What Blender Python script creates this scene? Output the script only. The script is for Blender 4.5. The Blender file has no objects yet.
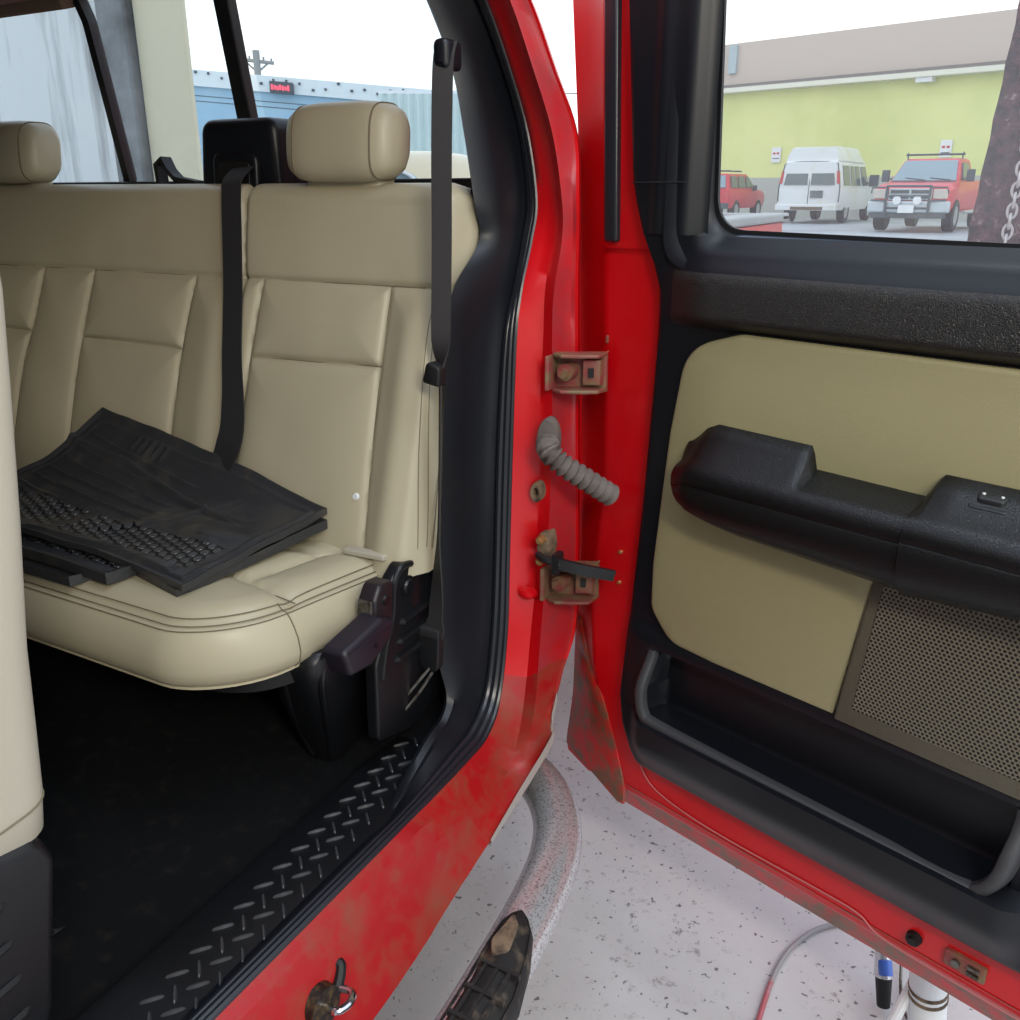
import bpy, bmesh, math, random
from mathutils import Vector, noise
random.seed(7)
SC=bpy.context.scene; COL=SC.collection
PI=math.pi
def lin(c):
    c/=255.
    return c/12.92 if c<=.04045 else ((c+.055)/1.055)**2.4
def rgb(r,g,b): return (lin(r),lin(g),lin(b),1)
# ------------------------------------------------------------ materials
def base(name):
    m=bpy.data.materials.new(name); m.use_nodes=True
    nt=m.node_tree; b=nt.nodes['Principled BSDF']
    return m,nt,b
def coords(nt):
    return nt.nodes.new('ShaderNodeTexCoord').outputs['Object']
def noise_n(nt,co,scale,detail=3,rough=.6):
    n=nt.nodes.new('ShaderNodeTexNoise'); n.inputs['Scale'].default_value=scale
    n.inputs['Detail'].default_value=detail; n.inputs['Roughness'].default_value=rough
    nt.links.new(co,n.inputs['Vector']); return n
def ramp(nt,fac,stops):
    r=nt.nodes.new('ShaderNodeValToRGB'); e=r.color_ramp.elements
    while len(e)<len(stops): e.new(.5)
    for k,(p,c) in enumerate(stops): e[k].position=p; e[k].color=c if len(c)==4 else (*c,1)
    nt.links.new(fac,r.inputs['Fac']); return r
def pm(name,col,rough=.5,metal=0,bump=None,coat=0,spec=.5,col2=None,cscale=4,cr=(.45,.65),sheen=0,coatr=.05,vor=None):
    m,nt,b=base(name)
    b.inputs['Base Color'].default_value=col; b.inputs['Roughness'].default_value=rough
    b.inputs['Metallic'].default_value=metal; b.inputs['Coat Weight'].default_value=coat
    b.inputs['Coat Roughness'].default_value=coatr
    b.inputs['Specular IOR Level'].default_value=spec; b.inputs['Sheen Weight'].default_value=sheen
    co=coords(nt)
    if col2:
        n=noise_n(nt,co,cscale,5); r=ramp(nt,n.outputs['Fac'],[(cr[0],col),(cr[1],col2)])
        nt.links.new(r.outputs['Color'],b.inputs['Base Color'])
    if bump:
        bp=nt.nodes.new('ShaderNodeBump'); bp.inputs['Strength'].default_value=bump[1]; bp.inputs['Distance'].default_value=bump[2] if len(bump)>2 else .002
        if vor:
            v=nt.nodes.new('ShaderNodeTexVoronoi'); v.feature='DISTANCE_TO_EDGE'; v.inputs['Scale'].default_value=bump[0]
            nt.links.new(co,v.inputs['Vector']); r=ramp(nt,v.outputs['Distance'],[(0,(0,0,0)),(.12,(1,1,1))]); nt.links.new(r.outputs['Color'],bp.inputs['Height'])
        else:
            n=noise_n(nt,co,bump[0],2); nt.links.new(n.outputs['Fac'],bp.inputs['Height'])
        nt.links.new(bp.outputs['Normal'],b.inputs['Normal'])
    return m
M={}
M['leather']=pm('beige_leather',rgb(176,167,142),.40,bump=(260,.12,.001),spec=.45)
M['leather_seam']=pm('leather_seam_thread',rgb(112,102,82),.7)
M['leather_light']=pm('front_seat_leather',rgb(172,166,150),.5,bump=(260,.12,.001))
M['piping']=pm('light_piping',rgb(188,178,150),.5)
M['plastic']=pm('black_plastic',rgb(17,18,21),.38,bump=(420,.15,.001))
M['trim_plastic']=pm('charcoal_trim_plastic',rgb(15,18,24),.40,bump=(500,.12,.001),spec=.4)
M['grain']=pm('grained_black_vinyl',rgb(24,23,21),.38,bump=(330,.5,.002),vor=True,spec=.6)
M['armrest']=pm('black_armrest_vinyl',rgb(10,10,11),.34,bump=(300,.3,.001),vor=True,spec=.4)
M['rubber']=pm('black_rubber',rgb(24,25,27),.5)
M['seal']=pm('rubber_weatherstrip',rgb(32,34,40),.32,spec=.6)
M['carpet']=pm('black_carpet',rgb(22,23,25),1,bump=(700,.9,.003),spec=.1,col2=rgb(38,36,34),cscale=30,cr=(.55,.75))
M['headliner']=pm('brown_headliner',rgb(120,100,84),.9)
M['webbing']=pm('seat_belt_webbing',rgb(52,50,50),.7,bump=(600,.4,.001),spec=.3)
M['webbing_edge']=pm('dark_webbing',rgb(34,33,36),.75)
M['redplastic']=pm('red_plastic',rgb(190,40,30),.4)
M['chrome']=pm('chrome',rgb(215,215,220),.18,metal=1)
M['steel']=pm('worn_steel',rgb(120,118,112),.4,metal=.8,col2=rgb(70,60,50),cscale=60)
M['dusty']=pm('dusty_grey_rubber',rgb(112,104,98),.75,col2=rgb(88,80,76),cscale=20)
M['hingepaint']=pm('dirty_red_hinge',rgb(140,62,62),.5,col2=rgb(122,100,72),cscale=26,cr=(.4,.6))
M['hingerust']=pm('muddy_brown_hinge',rgb(112,86,62),.7,col2=rgb(120,52,48),cscale=30,cr=(.42,.62))
M['brass']=pm('brass_bolt',rgb(190,150,100),.4,metal=.6)
M['olive']=pm('olive_beige_insert',rgb(152,144,108),.5,bump=(300,.25,.001),vor=True)
M['white']=pm('white_paint',rgb(225,228,230),.5)
M['black']=pm('matte_black',rgb(12,12,13),.6)
# paint
def paint(name,dirt,lo,hi,scale=5,mud=rgb(150,98,66),basec=rgb(206,5,17),coat=.25,rough=.36):
    m,nt,b=base(name); co=coords(nt)
    n=noise_n(nt,co,scale,8,.68); r=ramp(nt,n.outputs['Fac'],[(lo,(0,0,0)),(hi,(dirt,dirt,dirt))])
    mx=nt.nodes.new('ShaderNodeMix'); mx.data_type='RGBA'
    mx.inputs[6].default_value=basec; mx.inputs[7].default_value=mud
    nt.links.new(r.outputs['Color'],mx.inputs[0]); nt.links.new(mx.outputs[2],b.inputs['Base Color'])
    b.inputs['Roughness'].default_value=rough; b.inputs['Coat Weight'].default_value=coat; b.inputs['Coat Roughness'].default_value=.08
    return m
M['red']=paint('red_car_paint',.15,.55,.8)
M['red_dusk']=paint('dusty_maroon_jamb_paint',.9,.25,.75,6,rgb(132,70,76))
M['bar']=pm('worn_raised_bar',rgb(60,60,63),.35,spec=.8)
M['red_dirty_shaded']=paint('dusty_shaded_red_paint',.85,.44,.72,9,rgb(128,78,56),rgb(168,10,16),.12,.5)  # dusty paint on a base red darkened for the shade low down
M['red_muddy']=paint('muddy_red_paint',1.0,.40,.6,16,rgb(116,84,62))
# thin glass
def glass(name,tint=(1,1,1),haze=.1):
    m=bpy.data.materials.new(name); m.use_nodes=True; nt=m.node_tree; nt.nodes.clear()
    o=nt.nodes.new('ShaderNodeOutputMaterial'); t=nt.nodes.new('ShaderNodeBsdfTransparent'); t.inputs[0].default_value=(*tint,1)
    g=nt.nodes.new('ShaderNodeBsdfGlossy'); g.inputs['Roughness'].default_value=.02
    d=nt.nodes.new('ShaderNodeBsdfTranslucent'); d.inputs[0].default_value=(.9,.95,1,1)
    m1=nt.nodes.new('ShaderNodeMixShader'); m1.inputs[0].default_value=haze
    m2=nt.nodes.new('ShaderNodeMixShader'); m2.inputs[0].default_value=.04
    nt.links.new(t.outputs[0],m1.inputs[1]); nt.links.new(d.outputs[0],m1.inputs[2])
    nt.links.new(m1.outputs[0],m2.inputs[1]); nt.links.new(g.outputs[0],m2.inputs[2]); nt.links.new(m2.outputs[0],o.inputs[0])
    return m
M['glass']=glass('dusty_window_glass',haze=.07)
M['rear_glass']=glass('rear_window_glass',(.93,.97,1),haze=.015)
M['carglass']=pm('vehicle_glass',rgb(128,150,158),.1,spec=.8)
M['carglass_dark']=pm('dark_vehicle_glass',rgb(84,96,98),.12,spec=.7)
# concrete floor with grit
def concrete():
    m,nt,b=base('gritty_concrete'); co=coords(nt)
    n=noise_n(nt,co,1.6,6); r=ramp(nt,n.outputs['Fac'],[(.3,rgb(178,174,174)),(.7,rgb(200,197,197))])
    n2=noise_n(nt,co,34,7,.75); r2=ramp(nt,n2.outputs['Fac'],[(.57,(1,1,1)),(.66,rgb(132,122,114))])
    n4=noise_n(nt,co,2.2,4); r4=ramp(nt,n4.outputs['Fac'],[(.38,(0,0,0)),(.62,(1,1,1))])
    v=noise_n(nt,co,58,2,.5)
    r3=ramp(nt,v.outputs['Fac'],[(.29,rgb(64,55,50)),(.335,(1,1,1))])
    mu=nt.nodes.new('ShaderNodeMix'); mu.data_type='RGBA'; mu.blend_type='MULTIPLY'; nt.links.new(r4.outputs['Color'],mu.inputs[0])
    nt.links.new(r.outputs['Color'],mu.inputs[6]); nt.links.new(r2.outputs['Color'],mu.inputs[7])
    mv=nt.nodes.new('ShaderNodeMix'); mv.data_type='RGBA'; mv.blend_type='MULTIPLY'; mv.inputs[0].default_value=.75
    nt.links.new(mu.outputs[2],mv.inputs[6]); nt.links.new(r3.outputs['Color'],mv.inputs[7])
    nt.links.new(mv.outputs[2],b.inputs['Base Color']); b.inputs['Roughness'].default_value=.7
    bp=nt.nodes.new('ShaderNodeBump'); bp.inputs['Strength'].default_value=.4; bp.inputs['Distance'].default_value=.004
    nt.links.new(n2.outputs['Fac'],bp.inputs['Height']); nt.links.new(bp.outputs['Normal'],b.inputs['Normal'])
    return m
M['concrete']=concrete()
# perforated grille: square-offset dot lattice in door coordinates (object space)
def perforated():
    m,nt,b=base('perforated_speaker_mesh'); co=coords(nt)
    mp=nt.nodes.new('ShaderNodeMapping'); mp.inputs['Rotation'].default_value=(0,0,math.radians(17.6)); nt.links.new(co,mp.inputs['Vector'])
    sp=nt.nodes.new('ShaderNodeSeparateXYZ'); nt.links.new(mp.outputs[0],sp.inputs[0])
    def mt(op,a,bb=None):
        n=nt.nodes.new('ShaderNodeMath'); n.operation=op
        for i,x in enumerate((a,bb)):
            if x is None: continue
            if isinstance(x,(int,float)): n.inputs[i].default_value=x
            else: nt.links.new(x,n.inputs[i])
        return n.outputs[0]
    P=.0071
    def lattice(off):
        fx=mt('SUBTRACT',mt('FRACT',mt('ADD',mt('DIVIDE',sp.outputs['X'],P),off+50)),.5)
        fz=mt('MULTIPLY',mt('SUBTRACT',mt('FRACT',mt('ADD',mt('DIVIDE',sp.outputs['Z'],P*1.732),off+50)),.5),1.732)
        return mt('SQRT',mt('ADD',mt('MULTIPLY',fx,fx),mt('MULTIPLY',fz,fz)))
    d=mt('MINIMUM',lattice(0),lattice(.5))
    r=ramp(nt,d,[(.30,rgb(14,14,14)),(.36,rgb(112,106,90))]); nt.links.new(r.outputs['Color'],b.inputs['Base Color'])
    r2=ramp(nt,d,[(.30,(0,0,0)),(.38,(1,1,1))])
    bp=nt.nodes.new('ShaderNodeBump'); bp.inputs['Strength'].default_value=.6; bp.inputs['Distance'].default_value=.002
    nt.links.new(r2.outputs['Color'],bp.inputs['Height']); nt.links.new(bp.outputs['Normal'],b.inputs['Normal'])
    b.inputs['Roughness'].default_value=.5
    return m
M['grille']=perforated()
def cells_mat():
    m=pm('moulded_mat_rubber',rgb(48,50,54),.32,spec=.7); nt=m.node_tree; b=nt.nodes['Principled BSDF']; co=coords(nt)
    sp=nt.nodes.new('ShaderNodeSeparateXYZ'); mp=nt.nodes.new('ShaderNodeMapping'); mp.inputs['Rotation'].default_value=(0,0,.35); nt.links.new(co,mp.inputs['Vector']); nt.links.new(mp.outputs[0],sp.inputs[0])
    def mt(op,a,bb=None):
        n=nt.nodes.new('ShaderNodeMath'); n.operation=op
        for i,x in enumerate((a,bb)):
            if x is None: continue
            if isinstance(x,(int,float)): n.inputs[i].default_value=x
            else: nt.links.new(x,n.inputs[i])
        return n.outputs[0]
    P=.022
    def lat(off):
        fx=mt('SUBTRACT',mt('FRACT',mt('ADD',mt('DIVIDE',sp.outputs['X'],P),off+50)),.5)
        fz=mt('MULTIPLY',mt('SUBTRACT',mt('FRACT',mt('ADD',mt('DIVIDE',sp.outputs['Y'],P*1.732),off+50)),.5),1.732)
        return mt('SQRT',mt('ADD',mt('MULTIPLY',fx,fx),mt('MULTIPLY',fz,fz)))
    d=mt('MINIMUM',lat(0),lat(.5)); r=ramp(nt,d,[(.36,(1,1,1)),(.46,(0,0,0))])
    bp=nt.nodes.new('ShaderNodeBump'); bp.inputs['Strength'].default_value=1; bp.inputs['Distance'].default_value=.004
    nt.links.new(r.outputs['Color'],bp.inputs['Height']); nt.links.new(bp.outputs['Normal'],b.inputs['Normal'])
    r2=ramp(nt,d,[(.38,rgb(60,62,66)),(.46,rgb(10,10,11))]); nt.links.new(r2.outputs['Color'],b.inputs['Base Color']); return m
# rubber mat: smooth rubber with a cell pattern on the band near the front edge (colour attribute not used, object space bump)
M['mat_cells']=cells_mat()
M['mat']=pm('floor_mat_rubber',rgb(46,47,50),.33,bump=(60,.3,.004),spec=.7,col2=rgb(72,68,60),cscale=13,cr=(.55,.75))
M['tube']=pm('scuffed_chrome_tube',rgb(214,214,216),.24,metal=.55,col2=rgb(122,112,108),cscale=230,cr=(.50,.68),bump=(90,.2,.002))
M['tube_pad']=pm('dusty_step_pad',rgb(30,28,28),.65,col2=rgb(96,84,70),cscale=26,cr=(.52,.72))
M['mud']=pm('dried_mud_dust',rgb(126,106,84),.9,col2=rgb(70,58,48),cscale=30,cr=(.45,.62))

# ------------------------------------------------------------ mesh helpers
WO={}
class MB:
    def __init__(s): s.v=[]; s.f=[]; s.mi=[]
    def add(s,V,F,mi=0):
        o=len(s.v); s.v+= [Vector(p) for p in V]; s.f+=[tuple(i+o for i in f) for f in F]; s.mi+=[mi]*len(F)
    def grid(s,rows,closeu=False,closev=False,mi=0):
        n=len(rows); m=len(rows[0]); V=[p for r in rows for p in r]; F=[]
        for i in range(n if closeu else n-1):
            for j in range(m if closev else m-1):
                a=i*m+j; b=i*m+(j+1)%m; c=((i+1)%n)*m+(j+1)%m; d=((i+1)%n)*m+j
                F.append((a,b,c,d))
        s.add(V,F,mi)
    def loft(s,rings,cap=True,mi=0):
        o=len(s.v); s.grid(rings,closev=True,mi=mi); m=len(rings[0])
        if cap:
            s.f.append(tuple(o+i for i in range(m))[::-1]); s.mi.append(mi)
            e=o+(len(rings)-1)*m; s.f.append(tuple(e+i for i in range(m))); s.mi.append(mi)
    def box(s,lo,hi,f=None,mi=0):
        x0,y0,z0=lo; x1,y1,z1=hi
        V=[(x0,y0,z0),(x1,y0,z0),(x1,y1,z0),(x0,y1,z0),(x0,y0,z1),(x1,y0,z1),(x1,y1,z1),(x0,y1,z1)]
        if f: V=[f(*p) for p in V]
        s.add(V,[(3,2,1,0),(4,5,6,7),(0,1,5,4),(1,2,6,5),(2,3,7,6),(3,0,4,7)],mi)
    def tube(s,path,r,n=10,cap=True,mi=0,flat=1.0):
        P=[Vector(p) for p in path]; R=r if isinstance(r,list) else [r]*len(P)
        up=Vector((0,0,1)); rings=[]; prev=None
        for i,p in enumerate(P):
            t=(P[min(i+1,len(P)-1)]-P[max(i-1,0)]).normalized()
            if prev is None:
                a=up if abs(t.z)<.9 else Vector((1,0,0)); prev=(a-t*a.dot(t)).normalized()
            else: prev=(prev-t*prev.dot(t)).normalized()
            b=t.cross(prev)
            rings.append([p+(prev*math.cos(2*PI*k/n)*flat+b*math.sin(2*PI*k/n))*R[i] for k in range(n)])
        s.loft(rings,cap,mi)
    def cyl(s,a,b,r,n=20,r2=None,mi=0):
        s.tube([a,b],[r,r if r2 is None else r2],n,mi=mi)
    def ribbon(s,path,wd,w,th,mi=0):
        P=[Vector(p) for p in path]; rings=[]
        for i,p in enumerate(P):
            t=(P[min(i+1,len(P)-1)]-P[max(i-1,0)]).normalized()
            d=Vector(wd[i] if isinstance(wd,list) else wd); d=(d-t*d.dot(t)).normalized(); n=t.cross(d)
            ww=w[i] if isinstance(w,list) else w
            rings.append([p-d*ww/2-n*th/2,p+d*ww/2-n*th/2,p+d*ww/2+n*th/2,p-d*ww/2+n*th/2])
        s.loft(rings,True,mi)
    def slab(s,out,f,t0,t1,b=.004,n=3,mi=0,crown=None):
        """outline in the (a,b) plane of frame f, from depth t0 to t1, front edge rounded by b"""
        rings=[[f(x,y,t0) for x,y in out]]
        for k in range(n+1):
            a=PI/2*k/n; o=offs(out,b*(1-math.cos(a))); rings.append([f(x,y,t1-math.copysign(b,t1-t0)*(1-math.sin(a))) for x,y in o])
        if crown:
            for ins,h in crown:
                o=offs(out,ins); rings.append([f(x,y,t1+h) for x,y in o])
        s.loft(rings,True,mi)
    def build(s,name,mats,parent=None,smooth=True,origin=None,auto=35,bevel=0):
        if not isinstance(mats,(list,tuple)): mats=[mats]
        me=bpy.data.meshes.new(name)
        if origin is None:
            xs=[p.x for p in s.v]; ys=[p.y for p in s.v]; zs=[p.z for p in s.v]
            origin=Vector(((min(xs)+max(xs))/2,(min(ys)+max(ys))/2,min(zs)))
        origin=Vector(origin)
        me.from_pydata([p-origin for p in s.v],[],s.f)
        for m in mats: me.materials.append(m)
        me.polygons.foreach_set('material_index',s.mi)
        bm=bmesh.new(); bm.from_mesh(me); bmesh.ops.remove_doubles(bm,verts=bm.verts,dist=1e-5); bmesh.ops.recalc_face_normals(bm,faces=bm.faces)
        for f in bm.faces: f.smooth=smooth
        for e in bm.edges:
            if len(e.link_faces)==2 and e.calc_face_angle(0)>math.radians(auto): e.smooth=False
        bm.to_mesh(me); bm.free()
        o=bpy.data.objects.new(name,me); COL.objects.link(o)
        WO[o.name]=origin
        if parent: o.parent=parent; o.location=origin-WO[parent.name]
        else: o.location=origin
        if bevel:
            bv=o.modifiers.new('bevel','BEVEL'); bv.width=bevel; bv.segments=3; bv.limit_method='ANGLE'
        return o
def offs(out,d):
    if d==0: return list(out)
    n=len(out); A=sum(out[i][0]*out[(i+1)%n][1]-out[(i+1)%n][0]*out[i][1] for i in range(n)); sg=1 if A>0 else -1
    r=[]
    for i in range(n):
        p0=out[i-1]; p=out[i]; p1=out[(i+1)%n]
        e0=(p[0]-p0[0],p[1]-p0[1]); e1=(p1[0]-p[0],p1[1]-p[1])
        l0=math.hypot(*e0) or 1; l1=math.hypot(*e1) or 1
        n0=(-e0[1]/l0*sg,e0[0]/l0*sg); n1=(-e1[1]/l1*sg,e1[0]/l1*sg)
        k=1+n0[0]*n1[0]+n0[1]*n1[1]; k=max(k,.5)
        r.append((p[0]+(n0[0]+n1[0])*d/k,p[1]+(n0[1]+n1[1])*d/k))
    return r
def rpoly(pts,n=6):
    """rounded polygon; pts (x,y,r)"""
    out=[]; N=len(pts)
    for i,(x,y,r) in enumerate(pts):
        p=Vector((x,y)); a=Vector(pts[i-1][:2]); c=Vector(pts[(i+1)%N][:2])
        if r<=0: out.append((x,y)); continue
        u=(a-p); v=(c-p); lu=u.length; lv=v.length; u/=lu; v/=lv
        ang=max(.05,math.acos(max(-1,min(1,u.dot(v))))); t=min(r/math.tan(ang/2),lu*.48,lv*.48)
        q0=p+u*t; q1=p+v*t
        for k in range(n+1):
            s=k/n; out.append(tuple(q0*(1-s)**2+p*2*s*(1-s)+q1*s*s))
    return out
def cr(P,n=8,loop=False):
    """Catmull-Rom through tuples of any length"""
    out=[]; L=len(P)
    for i in range(L-1):
        a=P[max(i-1,0)]; b=P[i]; c=P[i+1]; d=P[min(i+2,L-1)]
        for k in range(n):
            t=k/n; out.append(tuple(.5*(2*b[j]+(c[j]-a[j])*t+(2*a[j]-5*b[j]+4*c[j]-d[j])*t*t+(-a[j]+3*b[j]-3*c[j]+d[j])*t**3) for j in range(len(b))))
    out.append(tuple(P[-1])); return out
def interp(tab,x):
    if x<=tab[0][0]: return tab[0][1]
    for (a,b),(c,d) in zip(tab,tab[1:]):
        if x<=c: return b+(d-b)*(x-a)/(c-a)
    return tab[-1][1]
def smooth(a,b,x):
    t=max(0,min(1,(x-a)/(b-a))); return t*t*(3-2*t)
def thing(name,label,cat,loc=(0,0,0),group=None):
    o=bpy.data.objects.new(name,None); COL.objects.link(o); o.location=loc; WO[o.name]=Vector(loc)
    o['label']=label; o['category']=cat
    if group: o['group']=group
    return o
def part(name,parent,loc=None):
    o=bpy.data.objects.new(name,None); COL.objects.link(o); o.parent=parent
    l=Vector(loc) if loc else WO[parent.name]; WO[o.name]=l; o.location=l-WO[parent.name]; return o
def tag(o,label,cat,group=None,kind=None):
    o['label']=label; o['category']=cat
    if group: o['group']=group
    if kind: o['kind']=kind
    return o
def struct(o): o['kind']='structure'; return o
XYZ=lambda x,y,z:(x,y,z)
STATIONS=[
 [(-1.005,1.450,2.098),(-0.975,1.490,2.102),(-0.948,1.524,2.106),(-0.923,1.500,2.099),(-0.878,1.480,2.090),(-0.848,1.452,2.081),(-0.823,1.470,2.082)],
 [(-0.979,1.490,2.012),(-0.949,1.541,2.018),(-0.922,1.572,2.020),(-0.897,1.551,2.015),(-0.852,1.531,2.008),(-0.822,1.501,2.001),(-0.797,1.530,2.003)],
 [(-0.953,1.523,1.909),(-0.923,1.564,1.911),(-0.896,1.617,1.915),(-0.871,1.590,1.911),(-0.826,1.571,1.906),(-0.796,1.536,1.901),(-0.771,1.572,1.903)],
 [(-0.928,1.521,1.798),(-0.898,1.571,1.800),(-0.871,1.639,1.802),(-0.846,1.616,1.801),(-0.801,1.597,1.798),(-0.771,1.566,1.796),(-0.746,1.614,1.798)],
 [(-0.904,1.513,1.683),(-0.874,1.558,1.682),(-0.847,1.628,1.682),(-0.822,1.608,1.682),(-0.777,1.598,1.682),(-0.747,1.561,1.683),(-0.722,1.581,1.683)],
 [(-0.902,1.526,1.611),(-0.872,1.553,1.611),(-0.845,1.604,1.609),(-0.820,1.585,1.610),(-0.775,1.584,1.612),(-0.745,1.560,1.613),(-0.720,1.580,1.613)],
 [(-0.902,1.430,1.527),(-0.872,1.514,1.521),(-0.845,1.568,1.518),(-0.820,1.545,1.521),(-0.775,1.553,1.523),(-0.745,1.530,1.526),(-0.720,1.581,1.523)],
 [(-0.902,1.403,1.440),(-0.872,1.493,1.430),(-0.845,1.527,1.427),(-0.820,1.522,1.430),(-0.775,1.547,1.430),(-0.745,1.525,1.435),(-0.720,1.587,1.429)],
 [(-0.902,1.383,1.235),(-0.872,1.470,1.218),(-0.845,1.498,1.215),(-0.820,1.506,1.216),(-0.775,1.531,1.216),(-0.745,1.532,1.220),(-0.720,1.601,1.206)],
 [(-0.902,1.366,1.016),(-0.872,1.445,0.993),(-0.845,1.484,0.984),(-0.820,1.493,0.985),(-0.775,1.532,0.980),(-0.745,1.517,0.992),(-0.720,1.615,0.961)],
 [(-0.902,1.355,0.868),(-0.872,1.429,0.842),(-0.845,1.469,0.830),(-0.820,1.485,0.830),(-0.775,1.507,0.830),(-0.745,1.494,0.844),(-0.720,1.610,0.798)],
 [(-0.900,1.339,0.751),(-0.868,1.383,0.730),(-0.840,1.429,0.704),(-0.810,1.436,0.700),(-0.770,1.468,0.680),(-0.740,1.465,0.707),(-0.720,1.548,0.718)],
 [(-0.895,1.307,0.707),(-0.862,1.329,0.686),(-0.830,1.354,0.662),(-0.802,1.367,0.647),(-0.765,1.424,0.601),(-0.735,1.434,0.630),(-0.720,1.497,0.630)],
 [(-0.890,1.235,0.696),(-0.858,1.263,0.667),(-0.828,1.277,0.650),(-0.800,1.284,0.638),(-0.765,1.367,0.555),(-0.735,1.403,0.548),(-0.722,1.480,0.565)],
 [(-0.875,1.100,0.620),(-0.850,1.100,0.622),(-0.822,1.100,0.634),(-0.797,1.100,0.640),(-0.768,1.100,0.630),(-0.744,1.100,0.530),(-0.722,1.100,0.478)],
 [(-0.875,1.000,0.620),(-0.850,1.000,0.622),(-0.822,1.000,0.634),(-0.797,1.000,0.640),(-0.768,1.000,0.630),(-0.739,1.000,0.514),(-0.717,1.000,0.462)],
 [(-0.875,0.850,0.620),(-0.850,0.850,0.622),(-0.822,0.850,0.634),(-0.797,0.850,0.640),(-0.768,0.850,0.630),(-0.734,0.850,0.502),(-0.712,0.850,0.450)],
 [(-0.875,0.600,0.620),(-0.850,0.600,0.622),(-0.822,0.600,0.634),(-0.797,0.600,0.640),(-0.768,0.600,0.630),(-0.732,0.600,0.497),(-0.710,0.600,0.445)],
 [(-0.875,0.300,0.620),(-0.850,0.300,0.622),(-0.822,0.300,0.634),(-0.797,0.300,0.640),(-0.768,0.300,0.630),(-0.732,0.300,0.497),(-0.710,0.300,0.445)],
 [(-0.875,-0.200,0.620),(-0.850,-0.200,0.622),(-0.822,-0.200,0.634),(-0.797,-0.200,0.640),(-0.768,-0.200,0.630),(-0.732,-0.200,0.497),(-0.710,-0.200,0.445)],
 [(-0.875,-0.700,0.620),(-0.850,-0.700,0.622),(-0.822,-0.700,0.634),(-0.797,-0.700,0.640),(-0.768,-0.700,0.630),(-0.732,-0.700,0.497),(-0.710,-0.700,0.445)],
]
# ------------------------------------------------------------ camera
# world: +Y runs to the rear of the truck, -X into the cab; the camera stands beside the open driver side
cam=bpy.data.cameras.new('camera'); co=bpy.data.objects.new('camera',cam); COL.objects.link(co)
co.location=(0,0,1.7); co.rotation_euler=(PI/2-math.atan(320/900),0,math.radians(28.7))
cam.sensor_width=36; cam.sensor_fit='HORIZONTAL'; cam.lens=900/1020*36; cam.clip_start=.02; cam.clip_end=400
SC.camera=co
SC.view_settings.view_transform='Standard'; SC.view_settings.look='None'; SC.view_settings.gamma=1; SC.view_settings.exposure=0.4
# ------------------------------------------------------------ sky
w=bpy.data.worlds.new('overcast_sky'); SC.world=w; w.use_nodes=True; nt=w.node_tree; bg=nt.nodes['Background']
tc=nt.nodes.new('ShaderNodeTexCoord'); sp=nt.nodes.new('ShaderNodeSeparateXYZ'); nt.links.new(tc.outputs['Generated'],sp.inputs[0])
rp=ramp(nt,sp.outputs['Z'],[(0,(.80,.82,.82)),(.02,(.95,.99,1.0)),(.28,(.95,1,1)),(.75,(.66,.76,.92))])
nt.links.new(rp.outputs['Color'],bg.inputs['Color']); bg.inputs['Strength'].default_value=1.3
# ------------------------------------------------------------ setting
m=MB(); m.box((-9,-5,-.1),(6,7,0)); struct(m.build('floor',M['concrete'],smooth=False))
M['asphalt']=pm('pale_wet_asphalt',rgb(168,176,180),.6,col2=rgb(150,156,160),cscale=.6)
m=MB(); m.grid([[(-60,7,-.02),(60,7,-.02)],[(-60,14,.6),(60,14,.6)],[(-60,75,.6),(60,75,.6)]]); struct(m.build('ground',M['asphalt'],smooth=False))
def smeared():
    m,nt,b=base('smeared_white_wall'); co=coords(nt)
    mp=nt.nodes.new('ShaderNodeMapping'); mp.inputs['Scale'].default_value=(5,5,.55); mp.inputs['Rotation'].default_value=(0,.12,0); nt.links.new(co,mp.inputs['Vector'])
    n=noise_n(nt,mp.outputs[0],1.0,6,.6); r=ramp(nt,n.outputs['Fac'],[(.47,rgb(206,212,212)),(.66,rgb(120,122,124))])
    nt.links.new(r.outputs['Color'],b.inputs['Base Color']); b.inputs['Roughness'].default_value=.6; return m
M['smeared']=smeared()
m=MB(); m.box((-9,4.42,0),(-5.44,4.62,4.6)); struct(m.build('wall_back',M['smeared'],smooth=False))
m=MB(); m.box((-5.43,4.40,0),(-5.16,4.62,4.6)); M['greypost']=pm('streaked_grey_steel',rgb(120,126,130),.45,metal=.3,col2=rgb(70,72,74),cscale=3.2,cr=(.35,.7))
struct(m.build('trim_1',M['greypost'],bevel=.02,smooth=False))
m=MB(); m.box((-5.15,4.46,0),(-4.72,4.50,4.6)); struct(m.build('trim_2',pm('beige_jamb',rgb(206,200,172),.7),bevel=.01,smooth=False))
m=MB(); m.box((-9,4.36,3.9),(3.5,4.7,4.6)); struct(m.build('trim_3',M['white'],smooth=False))
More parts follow.
